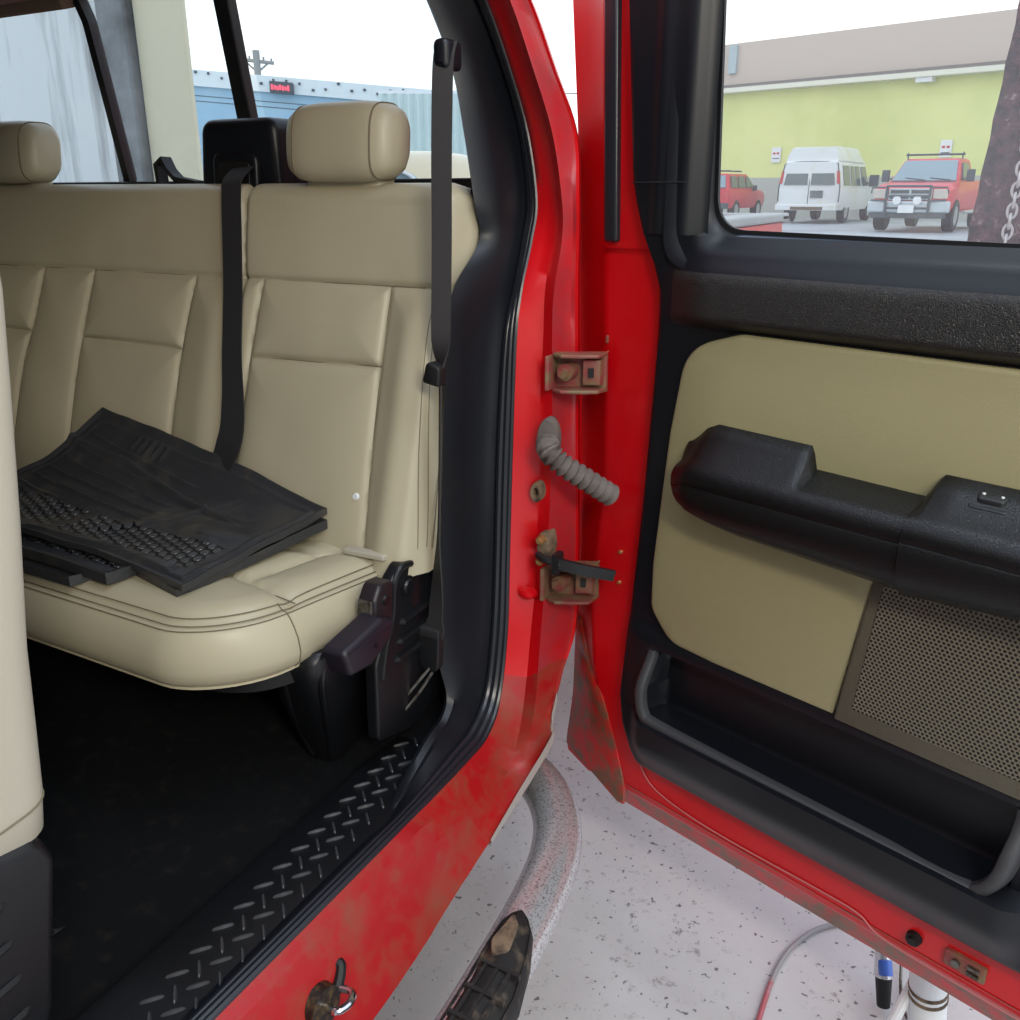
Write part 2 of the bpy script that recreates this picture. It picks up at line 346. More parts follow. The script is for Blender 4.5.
# right-hand opening post: dark ribbed brick-red
def ribs():
    m,nt,b=base('dark_ribbed_masonry'); co=coords(nt)
    n=noise_n(nt,co,26,6,.7); r=ramp(nt,n.outputs['Fac'],[(.35,rgb(48,44,50)),(.6,rgb(96,68,72)),(.72,rgb(150,146,148))])
    nt.links.new(r.outputs['Color'],b.inputs['Base Color'])
    bp=nt.nodes.new('ShaderNodeBump'); bp.inputs['Strength'].default_value=.8; bp.inputs['Distance'].default_value=.02
    nt.links.new(n.outputs['Fac'],bp.inputs['Height']); nt.links.new(bp.outputs['Normal'],b.inputs['Normal']); b.inputs['Roughness'].default_value=.8; return m
M['post']=ribs()
m=MB(); rings=[]
for k in range(60):
    z=4.0*k/59; l=.055*(z-1.476)-.212; rings.append([(l+.003*math.sin(k*2.1),4.40,z),(l+.07,4.385,z),(l+.16+.004*math.sin(k*1.7),4.36,z),(.4,4.36,z),(.4,4.7,z),(l,4.7,z)])
m.loft(rings); post=m.build('doorway_post',M['post'],smooth=False)
tag(post,'dark reddish rough post at the edge of the bay opening, seen through the door glass','post')
ch=MB()
for k in range(26):
    c=Vector((-.070+.0016*k,4.325,1.38+.040*k)); a=k%2
    ring=[]
    for j in range(13):
        t=2*PI*j/12; d=Vector((math.cos(t)*.017,0,math.sin(t)*.029)) if a==0 else Vector((0,math.cos(t)*.017,math.sin(t)*.029))
        ring.append(c+d)
    ch.tube(ring,.0055,6,cap=False)
ch=ch.build('hanging_chain',pm('galvanised_chain',rgb(190,190,192),.5,metal=.3)); tag(ch,'steel link chain hanging in front of the dark reddish post','chain')
# added fill lights behind and above the camera, no fixture seen
def area(name,loc,rot,size,e,col=(1,1,1),sy=None):
    l=bpy.data.lights.new(name,'AREA'); l.energy=e; l.size=size; l.color=col
    if sy: l.shape='RECTANGLE'; l.size_y=sy
    o=bpy.data.objects.new(name,l); COL.objects.link(o); o.location=loc; o.rotation_euler=rot; return o
m=MB(); m.box((-9,-4.2,0),(6,-4,4.6)); struct(m.build('wall_front',pm('grey_shop_wall',rgb(120,118,112),.8),smooth=False))
area('added_fill_light',(1.5,-1.0,2.9),(math.radians(38),math.radians(30),0),1.2,46,(1,.92,.78),.3)  # added warm fill for the cab interior
area('added_fill_light',(.15,1.0,3.6),(0,0,math.radians(-17)),2.2,16,(.82,.91,1),.25)  # added cool light overhead for a highlight on the door sill
# ------------------------------------------------------------ the red pickup
truck=thing('pickup_truck','red pickup truck with its rear cab door swung open, parked in the bay','truck',(-1.75,1.2,0))
cols=list(zip(*STATIONS))
def col(k,n=8): return [Vector(p) for p in cr(list(cols[k]),n)]
C=[col(k) for k in range(7)]; NS=len(C[0])
def mixp(a,b,t): return a*(1-t)+b*t
# black moulded trim round the opening
rows=[]
for i in range(NS):
    a,b,c,d=C[0][i],C[1][i],C[2][i],C[3][i]
    if a.z<.80: q=smooth(.80,.70,a.z); a=mixp(a,b,.55*q)
    kk=smooth(.66,.80,a.z); rows.append([a+Vector((-.04*kk-.002,.07*kk,-.01*(1-kk))),a+Vector((-.008,.012*kk,-.002)),a,mixp(a,b,.5)+Vector((.004,-.004,0)),b,mixp(b,c,.5)+Vector((.0,.0,.0)),c+Vector((0,.008,-.004)),c+Vector((.01,.03,-.02))])
m=MB(); m.grid(rows)
trim=m.build('door_opening_trim',M['trim_plastic'],truck); trim['label']='black plastic trim around the door opening'
# rubber weatherstrips between trim and paint
for t,r in ((.12,.0075),(.55,.0085),(.92,.0065)):
    m=MB(); m.tube([mixp(C[2][i],C[3][i],t) for i in range(NS)],r,8); ws=m.build('weatherstrip',M['seal'],truck)
m=MB(); m.grid([[C[2][i]+Vector((0,.012,-.01)),C[3][i]+Vector((0,.008,-.008))] for i in range(NS)]); m.build('seal_channel',M['rubber'],truck)
# painted body side: flange, jamb recess, outer skin
rows=[]
for i in range(NS):
    d,e,f,g=C[3][i],C[4][i],C[5][i],C[6][i]
    z=f.z; rec=smooth(.62,.78,z)*(1-smooth(1.5,1.6,z)); pil=smooth(.6,.7,z)
    deep=.006+.034*rec*(1-.55*smooth(.98,1.0,z)*(1-smooth(1.14,1.17,z)))*(1 if not(1.30<z<1.47) else .8)
    f2=f+Vector((.004,deep,0)) if pil>.5 else mixp(f,g,.3)
    g2=g+Vector((-.006,-.0,0)) if pil>.5 else mixp(f,g,.7)
    h=g+Vector((-.006,.02,0)) if pil>.5 else g+Vector((-.02,0,-.02))
    if pil>.5: k=Vector((g.x*(g.y+.6)/g.y-.03,g.y+.6,g.z))
    else: k=g+Vector((-.25,0,-.01))
    e0=mixp(d,e,.08)
    rows.append([d+Vector((0,.008,-.004)),d+Vector((.003,-.003,0)),mixp(d,e,.5)+Vector((0,-.004,.0)),e,mixp(e,f,.5),f,f2,mixp(f2,g2,.45)+Vector((0,.01*pil,0)),g2,g,h,k])
def bigidx(i): return C[5][i].z<.74
up=[i for i in range(NS) if not bigidx(i)]; k0=up[-1]
m=MB(); m.grid([r[:6] for r in rows[:k0+1]]); m.grid([r[8:] for r in rows[:k0+1]]); body=m.build('cab_pillar',M['red'],truck,auto=50)
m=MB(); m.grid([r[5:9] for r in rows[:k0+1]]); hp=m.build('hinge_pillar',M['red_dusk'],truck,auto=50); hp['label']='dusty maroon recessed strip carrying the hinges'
m=MB(); m.grid(rows[k0:]); m.build('rocker_panel',M['red_dirty_shaded'],truck,auto=50)
gi=[i for i in range(NS) if C[6][i].z<.68 and C[6][i].y>1.22]
m=MB(); m.grid([[C[6][i]+Vector((.002,.0,.020*smooth(1.15,1.4,C[6][i].y))),C[6][i]+Vector((.003,.002,-.004)),C[6][i]+Vector((-.03,.0,-.03))] for i in gi]); m.build('lower_corner_flange',pm('pale_flange_metal',rgb(176,166,160),.6),truck)
# pale lower corner plate of the rocker, lighter than its paint
# diamond plate sill cover
def plx(y): return -.076*(y-.6)
zt=.6235
m=MB(); out=rpoly([(-.958,-.6,.01),(-.838,-.6,.01),(-.832,1.10,.02),(-.875,1.30,.05),(-.935,1.40,.04),(-.985,1.38,.03),(-.985,1.2,.02)])
m.slab(out,XYZ,.60,zt,.004)
R=random.Random(2)
def bar(x,y,ang,L=.034,w=.0070,h=.0042):
    dx,dy=math.cos(ang),math.sin(ang); rg=[]
    for (s,k) in ((-1,.15),(-.8,.8),(0,1),(.8,.8),(1,.15)):
        cx,cy=x+dx*L/2*s,y+dy*L/2*s; ww=w/2*k
        rg.append([(cx-dy*ww,cy+dx*ww,zt-.0005),(cx-dy*ww*.4,cy+dx*ww*.4,zt+h*k),(cx+dy*ww*.4,cy-dx*ww*.4,zt+h*k),(cx+dy*ww,cy-dx*ww,zt-.0005)])
    m.loft(rg,mi=1)
Y=-.5
while Y<1.36:
    o=plx(Y)
    for x0 in (-.905,-.863):
        if Y<1.27 or x0<-.9: bar(x0+o,Y-.012,math.radians(52))
        if Y<1.27 or x0<-.9: bar(x0+o+.021,Y+.010,math.radians(137))
    Y+=.0485
nb=sum(1 for i in m.mi if i)
sp_=m.build('diamond_plate_sill_cover',[M['plastic'],M['bar']],truck); sp_['label']='black diamond plate sill cover'
# cab floor, back wall, far side, roof
m=MB(); rows=[]
for i in range(40):
    y=-1.2+2.85*i/39; rows.append([(x,y,.595+.012*noise.noise(Vector((x*3,y*3,0)))+(.10*smooth(1.15,1.6,y))) for x in [-2.75+1.9*j/40 for j in range(41)]])
m.grid(rows); m.box((-2.75,-1.2,.45),(-.8,1.65,.56)); m.build('cab_carpet',M['carpet'],truck)
m=MB(); m.box((-2.85,1.68,.5),(-.95,1.74,1.715)); m.box((-2.9,-1.2,.5),(-2.8,1.74,1.7)); m.box((-2.9,-1.2,1.7),(-2.8,-.9,2.15)); m.box((-2.9,.35,1.7),(-2.8,.6,2.15)); m.box((-2.9,1.3,1.7),(-2.8,1.74,2.15)); m.box((-2.9,-1.3,.5),(-1.0,-1.1,1.55)); m.build('cab_inner_wall',M['rubber'],truck,smooth=False)
for y0,y1 in ((-.9,.35),(.6,1.3)):
    m=MB(); m.box((-2.86,y0,1.7),(-2.84,y1,2.13)); m.build('side_window_blocker',M['carglass_dark'],truck,smooth=False)  # unseen opaque panels added to close the far windows against light
m=MB()
def rw(x,z,t=0): return (x,1.75-.30*(z-1.72)-t*.95,z-t*.28)   # raked plane of the rear window
m.box((-2.9,2.112,0),(-2.06,2.2,.05),lambda x,z,t:rw(x,z,t)); m.build('rear_window_header',M['headliner'],truck,smooth=False,bevel=.01)
m=MB()
for k in range(0,1):
    P=[]
# glass panes with black surrounds: left fixed pane, sliding pane, right fixed pane
for x0,x1,r in ((-2.80,-2.10,.05),(-2.09,-1.63,.01),(-1.59,-.99,.01)):
    o=rpoly([(x0,1.715,r),(x1,1.715,r),(x1+(.03 if x1<-1 else -.06),2.125,r),(x0+.03,2.12,r)],6)
    m=MB(); m.slab(o,rw,-.004,.0,.001,1); pn=m.build('rear_window_pane',M['rear_glass'],truck)
m=MB()
o=rpoly([(-2.80,1.715,.04),(-2.115,1.715,.03),(-2.055,2.08,.05),(-2.065,2.145,.07),(-2.80,2.085,.05)],8)
i_=o; e_=offs(o,-.022); N=len(o)
m.loft([[rw(*p,-.01) for p in e_],[rw(*p,.016) for p in e_],[rw(*p,.016) for p in i_],[rw(*p,-.01) for p in i_],[rw(*p,-.01) for p in e_]],cap=False)
m.build('window_seal',M['rubber'],truck)
m=MB(); m.ribbon([rw(-1.640,1.71,.012),rw(-1.585,2.14,.012)],(1,0,0),.042,.03); m.ribbon([rw(-2.9,1.712,.01),rw(-.985,1.718,.01)],(0,0,1),.018,.04)
m.build('window_divider',M['rubber'],truck,bevel=.004)
m=MB(); m.box((-2.9,-1.3,2.13),(-.90,1.66,2.21)); m.build('cab_roof',M['red'],truck,bevel=.03,smooth=False)
m=MB(); m.box((-2.86,-1.25,2.12),(-1.06,1.56,2.148)); m.build('headliner',M['headliner'],truck,smooth=False)
# quarter trim behind the seat corner
m=MB(); m.add([(-.93,1.56,1.74),(-.98,1.66,1.74),(-1.05,1.74,1.72),(-.93,1.40,1.30),(-.99,1.66,1.30),(-1.05,1.70,1.30)],[(0,1,4,3),(1,2,5,4)])
m.build('quarter_trim_panel',M['trim_plastic'],truck)
# pickup bed side with grey rail cap, tail end and rear wheel
m=MB()
prof=[(-.80,.72),(-.74,.80),(-.735,1.15),(-.745,1.5),(-.75,1.592),(-.80,1.60)]
rings=[]
for y in (2.0,2.3,2.6,3.0,3.35,3.41):
    s=.02 if y>3.4 else 0
    rings.append([(x-s,y,z-(.01 if s else 0)) for x,z in prof]+[(-2.75+s,y,1.6),(-2.76+s,y,.75)])
m.loft(rings); bed=m.build('bed_side',M['red'],truck)
m=MB(); m.box((-.84,1.98,1.596),(-.742,3.42,1.624)); m.box((-2.76,1.98,1.596),(-2.66,3.42,1.624)); m.box((-2.76,3.32,1.596),(-.742,3.42,1.622)); rc=m.build('bed_rail_cap',pm('grey_rail_cap',rgb(150,158,160),.5),truck,bevel=.008,smooth=False)
for yy in (2.95,):
    m=MB(); rg=[]
    for x,r in ((-1.06,.30),(-1.05,.36),(-1.03,.38),(-.83,.38),(-.81,.36),(-.80,.30),(-.80,.22),(-.83,.20),(-.82,.06)):
        rg.append([(x,yy+r*math.cos(2*PI*k/40),.38+r*math.sin(2*PI*k/40)) for k in range(40)])
    m.loft(rg); m.build('wheel',M['rubber'],truck)
# chassis underside block
m=MB(); m.box((-2.6,-.8,.40),(-.86,1.6,.455)); m.build('underbody',M['black'],truck,smooth=False)
# side step: chrome tube bent under the body, with a black pad
step=part('side_step',truck,(-.62,1.1,.38))
path=cr([(-1.05,1.60,.46),(-.92,1.60,.44),(-.81,1.575,.425),(-.735,1.525,.42),(-.675,1.45,.42),(-.635,1.36,.42),(-.612,1.26,.42),(-.598,1.15,.42),(-.588,1.02,.42),(-.583,.85,.42),(-.583,.4,.42),(-.583,-.5,.42)],8)
m=MB(); m.tube([(x-.004+.014*smooth(1.1,.5,y),y,z) for x,y,z in path],.052,24,flat=.9); m.build('step_tube',M['tube'],step)
m=MB(); rg=[]
for s,wd,h in ((1.14,.004,.0),(1.13,.018,.006),(1.11,.032,.010),(1.06,.042,.012),(.98,.050,.012),(.6,.052,.012),(-.3,.052,.012)):
    cx=interp([(-.3,-.545),(.6,-.550),(.95,-.567),(1.06,-.585),(1.14,-.600)],s); rg.append([(cx+wd*u,s,.476-.03*abs(u)**2.2*(wd/.046)+hh*h) for u,hh in ((-1.05,-1),(-1.05,.2),(-.95,1),(-.86,.9),(-.8,.4),(-.4,.42),(0,.45),(.4,.42),(.8,.4),(.86,.9),(.95,1),(1.05,.2),(1.05,-1))])
m.loft(rg)
for k in range(22):
    y=1.00-.055*k; cx=interp([(-.3,-.545),(.6,-.550),(.95,-.567)],y); m.box((cx-.036,y,.474),(cx+.036,y+.007,.4850))
for x in (-.022,0,.022): m.add([(cx_+x+a_*.003,y_,z_) for y_ in (1.0,.6,-.3) for cx_ in [interp([(-.3,-.545),(.6,-.550),(1.0,-.572)],y_)] for a_,z_ in ((-1,.474),(-1,.4835),(1,.4835),(1,.474))],[(0,1,5,4),(1,2,6,5),(2,3,7,6),(4,5,9,8),(5,6,10,9),(6,7,11,10)])
m.build('step_pad',M['tube_pad'],step,auto=40)
m=MB(); out=rpoly([(-.606,1.125,.01),(-.585,1.10,.015),(-.572,1.04,.02),(-.595,1.02,.02),(-.612,1.05,.02)]); m.slab(out,XYZ,.455,.4845,.003); m.build('dried_dirt',M['mud'],step)
# jamb furniture: hinges, boot, check strap, grommet, striker
def hinge(z0,z1,mat,yb=1.54):
    zc=(z0+z1)/2; h=z1-z0
    x0=-.746; m=MB()
    # U channel: back plate, upper and lower flange
    xe=-.655; ye=1.665
    def P(u,v,z): return (x0+(xe-x0)*u+.0*v, yb-.030+(ye-yb-.02)*u*.35-.0+v*.035, z)
    m.box((0,.9,z0),(1,1.1,z1),P)
    for a,b in ((z0,z0+.007),(z1-.007,z1)):
        pts=[(0,.9),(.06,.2),(.3,-.35),(.7,-.35),(1.0,-.2),(1.0,1.1),(0,1.1)]
        m.loft([[P(u,v,a) for u,v in pts],[P(u,v,b) for u,v in pts]])
    m.box((-.03,-.2,z0+.004),(.05,1.0,z1-.004),P)
    o=m.build('door_hinge',mat,truck,smooth=False,bevel=.0025); 
    m=MB(); c=Vector(P(.33,.3,zc+.002)); m.cyl(c,c+Vector((0,-.022,0)),.011,6); m.cyl(c+Vector((0,.02,0)),c+Vector((0,-.012,0)),.016,16); m.build('hinge_bolt',mat,o)
    m=MB(); m.slab(rpoly([(.62,zc-.024,.004),(.95,zc-.024,.004),(.95,zc+.024,.004),(.62,zc+.024,.004)],3),lambda a,b,t:P(a,.9-t/.035,b),0,.018,.002); 
    m.build('hinge_leaf',mat,o)
    m=MB(); m.box((.73,.30,zc-.009),(.83,.42,zc+.009),P); m.build('square_hole',M['black'],o)
    return o
h1=hinge(1.338,1.412,M['hingepaint']); h1['label']='upper hinge in dusty red paint'
h2=hinge(.905,.985,M['hingerust'],1.53); h2['label']='lower hinge caked in brown mud'
# corrugated wiring boot
m=MB(); c=Vector((-.738,1.50,1.245)); rg=[]
for dy,rx,rz in ((.03,.022,.044),(.0,.024,.047),(-.008,.022,.044),(-.01,.010,.02)):
    rg.append([c+Vector((rx*math.cos(2*PI*k/28)-dy*.25,dy,rz*math.sin(2*PI*k/28))) for k in range(28)])
m.loft(rg); boot=m.build('wiring_boot',M['dusty'],truck)
m=MB(); P=cr([(-.738,1.50,1.245),(-.722,1.47,1.238),(-.700,1.475,1.215),(-.672,1.50,1.188),(-.645,1.53,1.160),(-.625,1.56,1.135)],14)
P=[Vector(p) for p in P]; rr=[.0185+.0050*math.sin(i*1.25) for i in range(len(P))]; m.tube(P,rr,16); m.build('corrugated_sleeve',M['dusty'],boot)
# check strap
m=MB(); m.slab(rpoly([(-.756,.995,.006),(-.738,.995,.006),(-.733,1.02,.008),(-.738,1.055,.010),(-.756,1.055,.010),(-.762,1.02,.006)],4),lambda x,z,t:(x,t,z),1.54,1.502,.003)
ck=m.build('check_strap_bracket',M['mud'],truck)
m=MB(); m.tube(cr([(-.752,1.490,1.012),(-.735,1.480,1.010),(-.718,1.478,1.008),(-.70,1.485,1.004)],5),.0075,8,flat=1); m.ribbon(cr([(-.705,1.482,1.006),(-.66,1.50,.995),(-.61,1.545,.975)],6),(0,0,1),.022,.010); m.box((-.712,1.47,.985),(-.700,1.50,1.026)); m.build('check_strap',M['rubber'],ck)
for z in (1.043,.998):
    m=MB(); m.cyl((-.748,1.505,z),(-.748,1.488,z),.0085,12); m.cyl((-.748,1.49,z),(-.748,1.482,z),.005,6); m.build('brass_bolt',M['brass'],ck)
# rubber grommet
m=MB(); c=Vector((-.768,1.512,1.135)); rg=[]
for dy,s in ((.02,1.0),(0,1.0),(-.006,.85),(-.004,.5),(.012,.45)):
    rg.append([c+Vector((.0125*s*math.cos(2*PI*k/24),dy,.021*s*math.sin(2*PI*k/24))) for k in range(24)])
m.loft(rg); m.build('rubber_grommet',M['mud'],truck)
# latch striker on the rocker
m=MB(); m.cyl((-.765,.765,.54),(-.733,.765,.542),.036,24,.032); st=m.build('latch_striker',pm('greasy_black_steel',rgb(50,46,42),.4,metal=.6,col2=rgb(110,92,60),cscale=60),truck)
m=MB(); m.tube(cr([(-.742,.770,.540),(-.715,.765,.545),(-.705,.785,.547),(-.715,.803,.547),(-.742,.80,.545)],6),.006,10); m.build('striker_loop',M['chrome'],st)
m=MB(); m.tube(cr([(-.765,.81,.565),(-.752,.822,.567),(-.744,.812,.555),(-.74,.795,.540)],6),.009,8); m.build('striker_clip',M['black'],st)
# stamped dimples on the flange
for (x,y,z) in ((-.782,1.490,.915),):
    m=MB(); rg=[[Vector((x,y+.02-dy,z))+Vector((r*math.cos(2*PI*k/16),0,r*.6*math.sin(2*PI*k/16))) for k in range(16)] for dy,r in ((0,.022),(.017,.016),(.021,.004))]
    m.loft(rg); m.build('pressed_dimple',M['red'],truck)
# ------------------------------------------------------------ the open rear door (door frame: s along the door from the hinge, z up, t towards the cab side)
DDx,DDy=.9532,-.3024; DNx,DNy=-.3021,-.9533
def D(s,z,t): return Vector((-.72+s*DDx+t*DNx,1.60+s*DDy+t*DNy,z))
door=part('rear_door',truck,D(.5,.41,-.05))
P0=[(.40,-.095),(.43,-.10),(.57,-.082),(.72,-.080),(.80,-.077),(1.17,-.078),(1.49,-.095),(1.80,-.110),(2.03,-.131),(2.15,-.14)]
P1=[(.40,.13),(.47,.13),(.55,.105),(.66,.06),(.72,.045),(.88,.035),(1.15,.057),(1.5,.041),(2.0,.018),(2.15,.012)]
m=MB(); rings=[]
def ring(z,smax,lift=0):
    a=interp(P0,z); b=interp(P1,z); dp=0 if z<.60 else -.06*smooth(.60,.62,z)
    ti=-.018 if z>.47 else -.018-.06*smooth(.47,.40,z)
    return [D(a,z,-.10),D(a+.4*(b-a),z,-.072),D(b-.012,z,ti-.010),D(b-.003,z,ti-.003),D(b+.012,z,ti),D(min(.17,smax-.02),z,ti),D(min(.19,smax-.01),z,ti+dp),D(smax,z,ti+dp),D(smax+.01,z,-.10),D((.1+smax)/2,z,-.118),D(a+.04,z,-.113)]
zs=[.405+.015*k for k in range(9)]+[.54+.025*k for k in range(20)]+[1.04+.04*k for k in range(15)]
m.loft([ring(z,1.02) for z in zs]); 
shell=m.build('door_shell',M['red'],door,auto=40)
m=MB(); m.loft([ring(z,.178) for z in [1.59+.04*k for k in range(15)]]); m.loft([[D(s,z,t) for s,t in ((.93,-.10),(.93,-.02),(1.02,-.02),(1.02,-.10))] for z in (1.59,2.15)]); m.box((-.1,2.1,-.1),(1.02,2.16,-.02),D)
m.build('window_frame',M['red'],door,auto=40)
# muddy bottom hem and hem seam
m=MB(); m.loft([[D(s,z,t) for z,t in ((.40,-.10),(.392,-.082),(.40,-.062),(.47,-.028),(.478,-.0165),(.40,-.05))] for s in [.118+.0445*k for k in range(20)]]); m.build('bottom_hem',M['red_muddy'],door,auto=50)
m=MB(); m.loft([[D(a+.002,z,-.098),D(a+(b-a-.004)*q,z,-.098+.084*q),D(a+(b-a)*q+.012*q,z,-.098+.0825*q),D(a+(b-a)*q+.014*q,z,-.104+.084*q),D(a+.01,z,-.11)] for z,a,b,q in [(z,interp(P0,z)-.003,interp(P1,z)+.004,1-.8*smooth(.66,.80,z)) for z in [.423+.02*k for k in range(19)]]]); m.build('muddy_hinge_edge',M['red_muddy'],door,auto=50)
m=MB(); m.tube([D(s,z,-.0155) for s,z in cr([(.17,.60),(.20,.528),(.26,.498),(.39,.486),(.60,.490),(.68,.488),(.73,.466),(.86,.462),(1.0,.462)],8)],.0016,6); m.build('seam_bead',pm('pinkish_sealer',rgb(196,120,120),.5),door)
# black sealing strip in the upper hinge-side frame
m=MB(); m.slab(rpoly([(.042,1.61,.008),(.074,1.61,.008),(.052,2.12,.0),(.020,2.12,.0)],4),D,-.03,-.006,.006); m.build('door_weatherstrip',M['seal'],door)
# black inner trim panel as a relief
SL=[(.555,.21),(.573,.19),(.60,.165),(.644,.138),(.71,.126),(.9,.143),(1.14,.160),(1.40,.172),(1.47,.175),(1.535,.172),(1.58,.155),(1.63,.128),(1.68,.111),(1.72,.101),(2.0,.076),(2.13,.066)]
def trel(s,z):
    t=.004
    t+=.026*smooth(.18,.30,s)*smooth(1.475,1.50,z)*(1-smooth(1.555,1.615,z))            # padded belt
    t-=.035*smooth(1.60,1.64,z)*(smooth(.24,.30,s))
    inp=smooth(.215,.235,s)*(1-smooth(.885,.905,s))
    t-=.045*inp*smooth(.70,.715,z)*(1-smooth(.835,.85,z))               # map pocket recess
    t+=.045*smooth(.56,.66,z)*(1-smooth(.70,.712,z))*smooth(.17,.24,s)*(1-smooth(.90,.98,s))
    t+=.012*smooth(.555,.58,z)*(1-smooth(.86,.9,z))*smooth(.12,.2,s)
    return t
m=MB(); rows=[]
for i in range(171):
    z=.555+(1.628-.555)*i/170; a=interp(SL,z); r=[]
    bz=-.022*(1-smooth(.555,.572,z))
    r.append(D(a-.001,z,-.03))
    for j in range(121):
        s=a+(1.0-a)*j/120; e=-.018*(1-smooth(0,.016,s-a)); r.append(D(s,z,trel(s,z)+e+bz))
    r.append(D(1.0,z,-.03)); rows.append(r)
m.grid(rows)
rows=[]
for i in range(31):
    z=1.628+.5*i/30; a=interp(SL,z); r=[D(a-.001,z,-.03)]
    for j in range(25):
        s=a+(.256-a)*j/24
        u=s-a; e=-.018*(1-smooth(0,.016,u)); t=.004+e+.005*math.exp(-((s-.172)/.014)**2)-.030*smooth(.222,.256,s); r.append(D(s,z,t))
    rows.append(r)
m.grid(rows)
def wloop(o): return rpoly([(.254-o,1.632-o,.06),(.93+o,1.624-o,.055),(.93+o,2.10+o,.05),(.232-o,2.10+o,.05)],10)
rg=[]
for o,t in ((0,-.05),(.004,-.036),(.012,-.028),(.030,-.006),(.046,.010),(.058,.014)):
    rg.append([D(x,y,t if y<1.8 else min(t,-.004)) for x,y in wloop(o)])
m.grid(rg,closev=True)
tp=m.build('trim_panel',[M['trim_plastic'],pm('sill_sheen_plastic',rgb(60,72,86),.26,spec=.9)],door,auto=50)  # second slot: lighter bluish base paints in the sill's sheen
for p in tp.data.polygons:
    c=p.center+WO[tp.name]
    if 1.588<c.z<1.632 and (c.x+.72)*DDx+(c.y-1.60)*DDy>.262: p.material_index=1 if p.area>.008 else 0
m=MB(); rows=[]
for i in range(20):
    z=1.482+.09*i/19; rows.append([D(.205+(1.0-.205)*j/60,z,trel(.205+(1.0-.205)*j/60,z)+.0022*math.sin(PI*i/19)**.5*smooth(0,6,j)-.001*(j==0)) for j in range(61)])
m.grid(rows); m.build('padded_belt_roll',M['grain'],door)
m=MB(); m.slab(wloop(.002),D,-.056,-.052,.0005,1); m.build('door_glass',M['glass'],door)
m=MB(); a=wloop(-.006); b=wloop(.002); m.loft([[D(*p,-.052) for p in a],[D(*p,-.046) for p in a],[D(*p,-.046) for p in b],[D(*p,-.052) for p in b],[D(*p,-.052) for p in a]],cap=False); m.build('glass_run_seal',M['rubber'],door)
# seam line on the upper pillar trim
m=MB(); m.tube([D(.113,1.712,.0035),D(.172,1.712,.0145),D(.225,1.712,.004)],.0012,5); m.build('trim_joint',M['black'],door)
# olive insert
INS=[(.599,.872,.0),(.36,.872,.03),(.262,.878,.06),(.212,.935,.05),(.211,1.03,.08),(.232,1.29,.1),(.256,1.445,.10),(.36,1.478,.08),(1.0,1.478,.0),(1.0,1.12,0),(.634,1.118,.0)]
m=MB(); m.slab(rpoly(INS,8),D,.0,.018,.009,4,crown=[(.028,.004)]); m.build('door_insert',M['olive'],door,auto=60)
m=MB(); o=rpoly(INS,8); m.tube([D(x,y,.006) for x,y in o]+[D(*o[0],.006)],.004,6); m.build('insert_joint',M['black'],door)
# speaker grille
G=[(.603,.868,.004),(.638,1.16,.004),(1.0,1.16,.0),(1.0,.862,.0)]
m=MB(); m.slab(rpoly(G,3),D,.0,.020,.004,2); gr=m.build('speaker_grille',pm('grey_grille_frame',rgb(92,87,72),.5,bump=(260,.4,.001),vor=True),door)
G2=[(.632,.900,.004),(.656,1.16,.004),(1.0,1.16,.0),(1.0,.892,.0)]
m=MB(); m.slab(rpoly(G2,3),D,.018,.0215,.001,1); m.build('speaker_mesh',M['grille'],door,origin=D(.8,1.0,0))
# armrest with pull cup, and the switch pod at its free end
def arm_section(s,pod):
    # closed (t,z) outline
    if not pod:
        zb=interp([(.27,1.205),(.276,1.185),(.29,1.170),(.33,1.158),(.40,1.148),(.62,1.142),(.70,1.140)],s)
        tf=interp([(.270,.052),(.276,.060),(.290,.074),(.32,.090),(.36,.098),(.70,.100)],s)
        cup=smooth(.29,.335,s)*(1-smooth(.514,.524,s))
        zt=interp([(.27,1.25),(.28,1.285),(.30,1.292),(.32,1.290),(.70,1.284)],s)+.036*cup
        zh=1.262-.02*(1-smooth(.27,.33,s))
    else:
        zb=interp([(.70,1.138),(1.0,1.165)],s); tf=.108; zt=interp([(.698,1.288),(.716,1.322),(1.0,1.322)],s); zh=1.268
    tb=.014
    return [(tb,zb+.004),(tb,zt),(tb+.012,zt-.001),(tf*.45,zt-.3*(zt-zh)),(tf-.022,zh+.006),(tf-.010,zh+.001),(tf-.001,zh-min(.012,.2*(zh-zb))),(tf+.003,zh-min(.028,.4*(zh-zb))),(tf+.0005,zh-min(.031,.45*(zh-zb))),(tf+.003,zh-min(.034,.5*(zh-zb))),(tf+.001,zb+min(.055,.4*(zh-zb))),(tf-.010,zb+min(.026,.2*(zh-zb))),(tf-.034,zb+min(.008,.1*(zh-zb))),(tb+.02,zb)]
m=MB(); ss=[.270,.272,.276,.283,.292,.305,.32,.34,.37,.42,.47,.50,.512,.518,.524,.53,.58,.64,.694,.697]
m.loft([[D(s,z,t) for t,z in arm_section(s,False)] for s in ss]); arm=m.build('armrest',M['armrest'],door,auto=60)
m=MB(); m.loft([[D(s+(.018 if z<1.25 else .0)*0,z,t) for t,z in arm_section(s,True)] for s in [.701,.704,.712,.718,.75,.8,.9,1.0]]); pod=m.build('switch_pod',M['armrest'],door,auto=60)
m=MB(); m.slab(rpoly([(.757,.038,.006),(.822,.038,.006),(.814,.062,.008),(.765,.062,.008)],4),lambda s,t,h:D(s,1.297+h-(t-.05)*.35,t),0,.004,.002); m.slab(rpoly([(.768,.040,.004),(.812,.040,.004),(.806,.054,.006),(.774,.054,.006)],4),lambda s,t,h:D(s,1.301+h-(t-.05)*.35,t),0,.009,.003); sw=m.build('window_switch',M['rubber'],door)
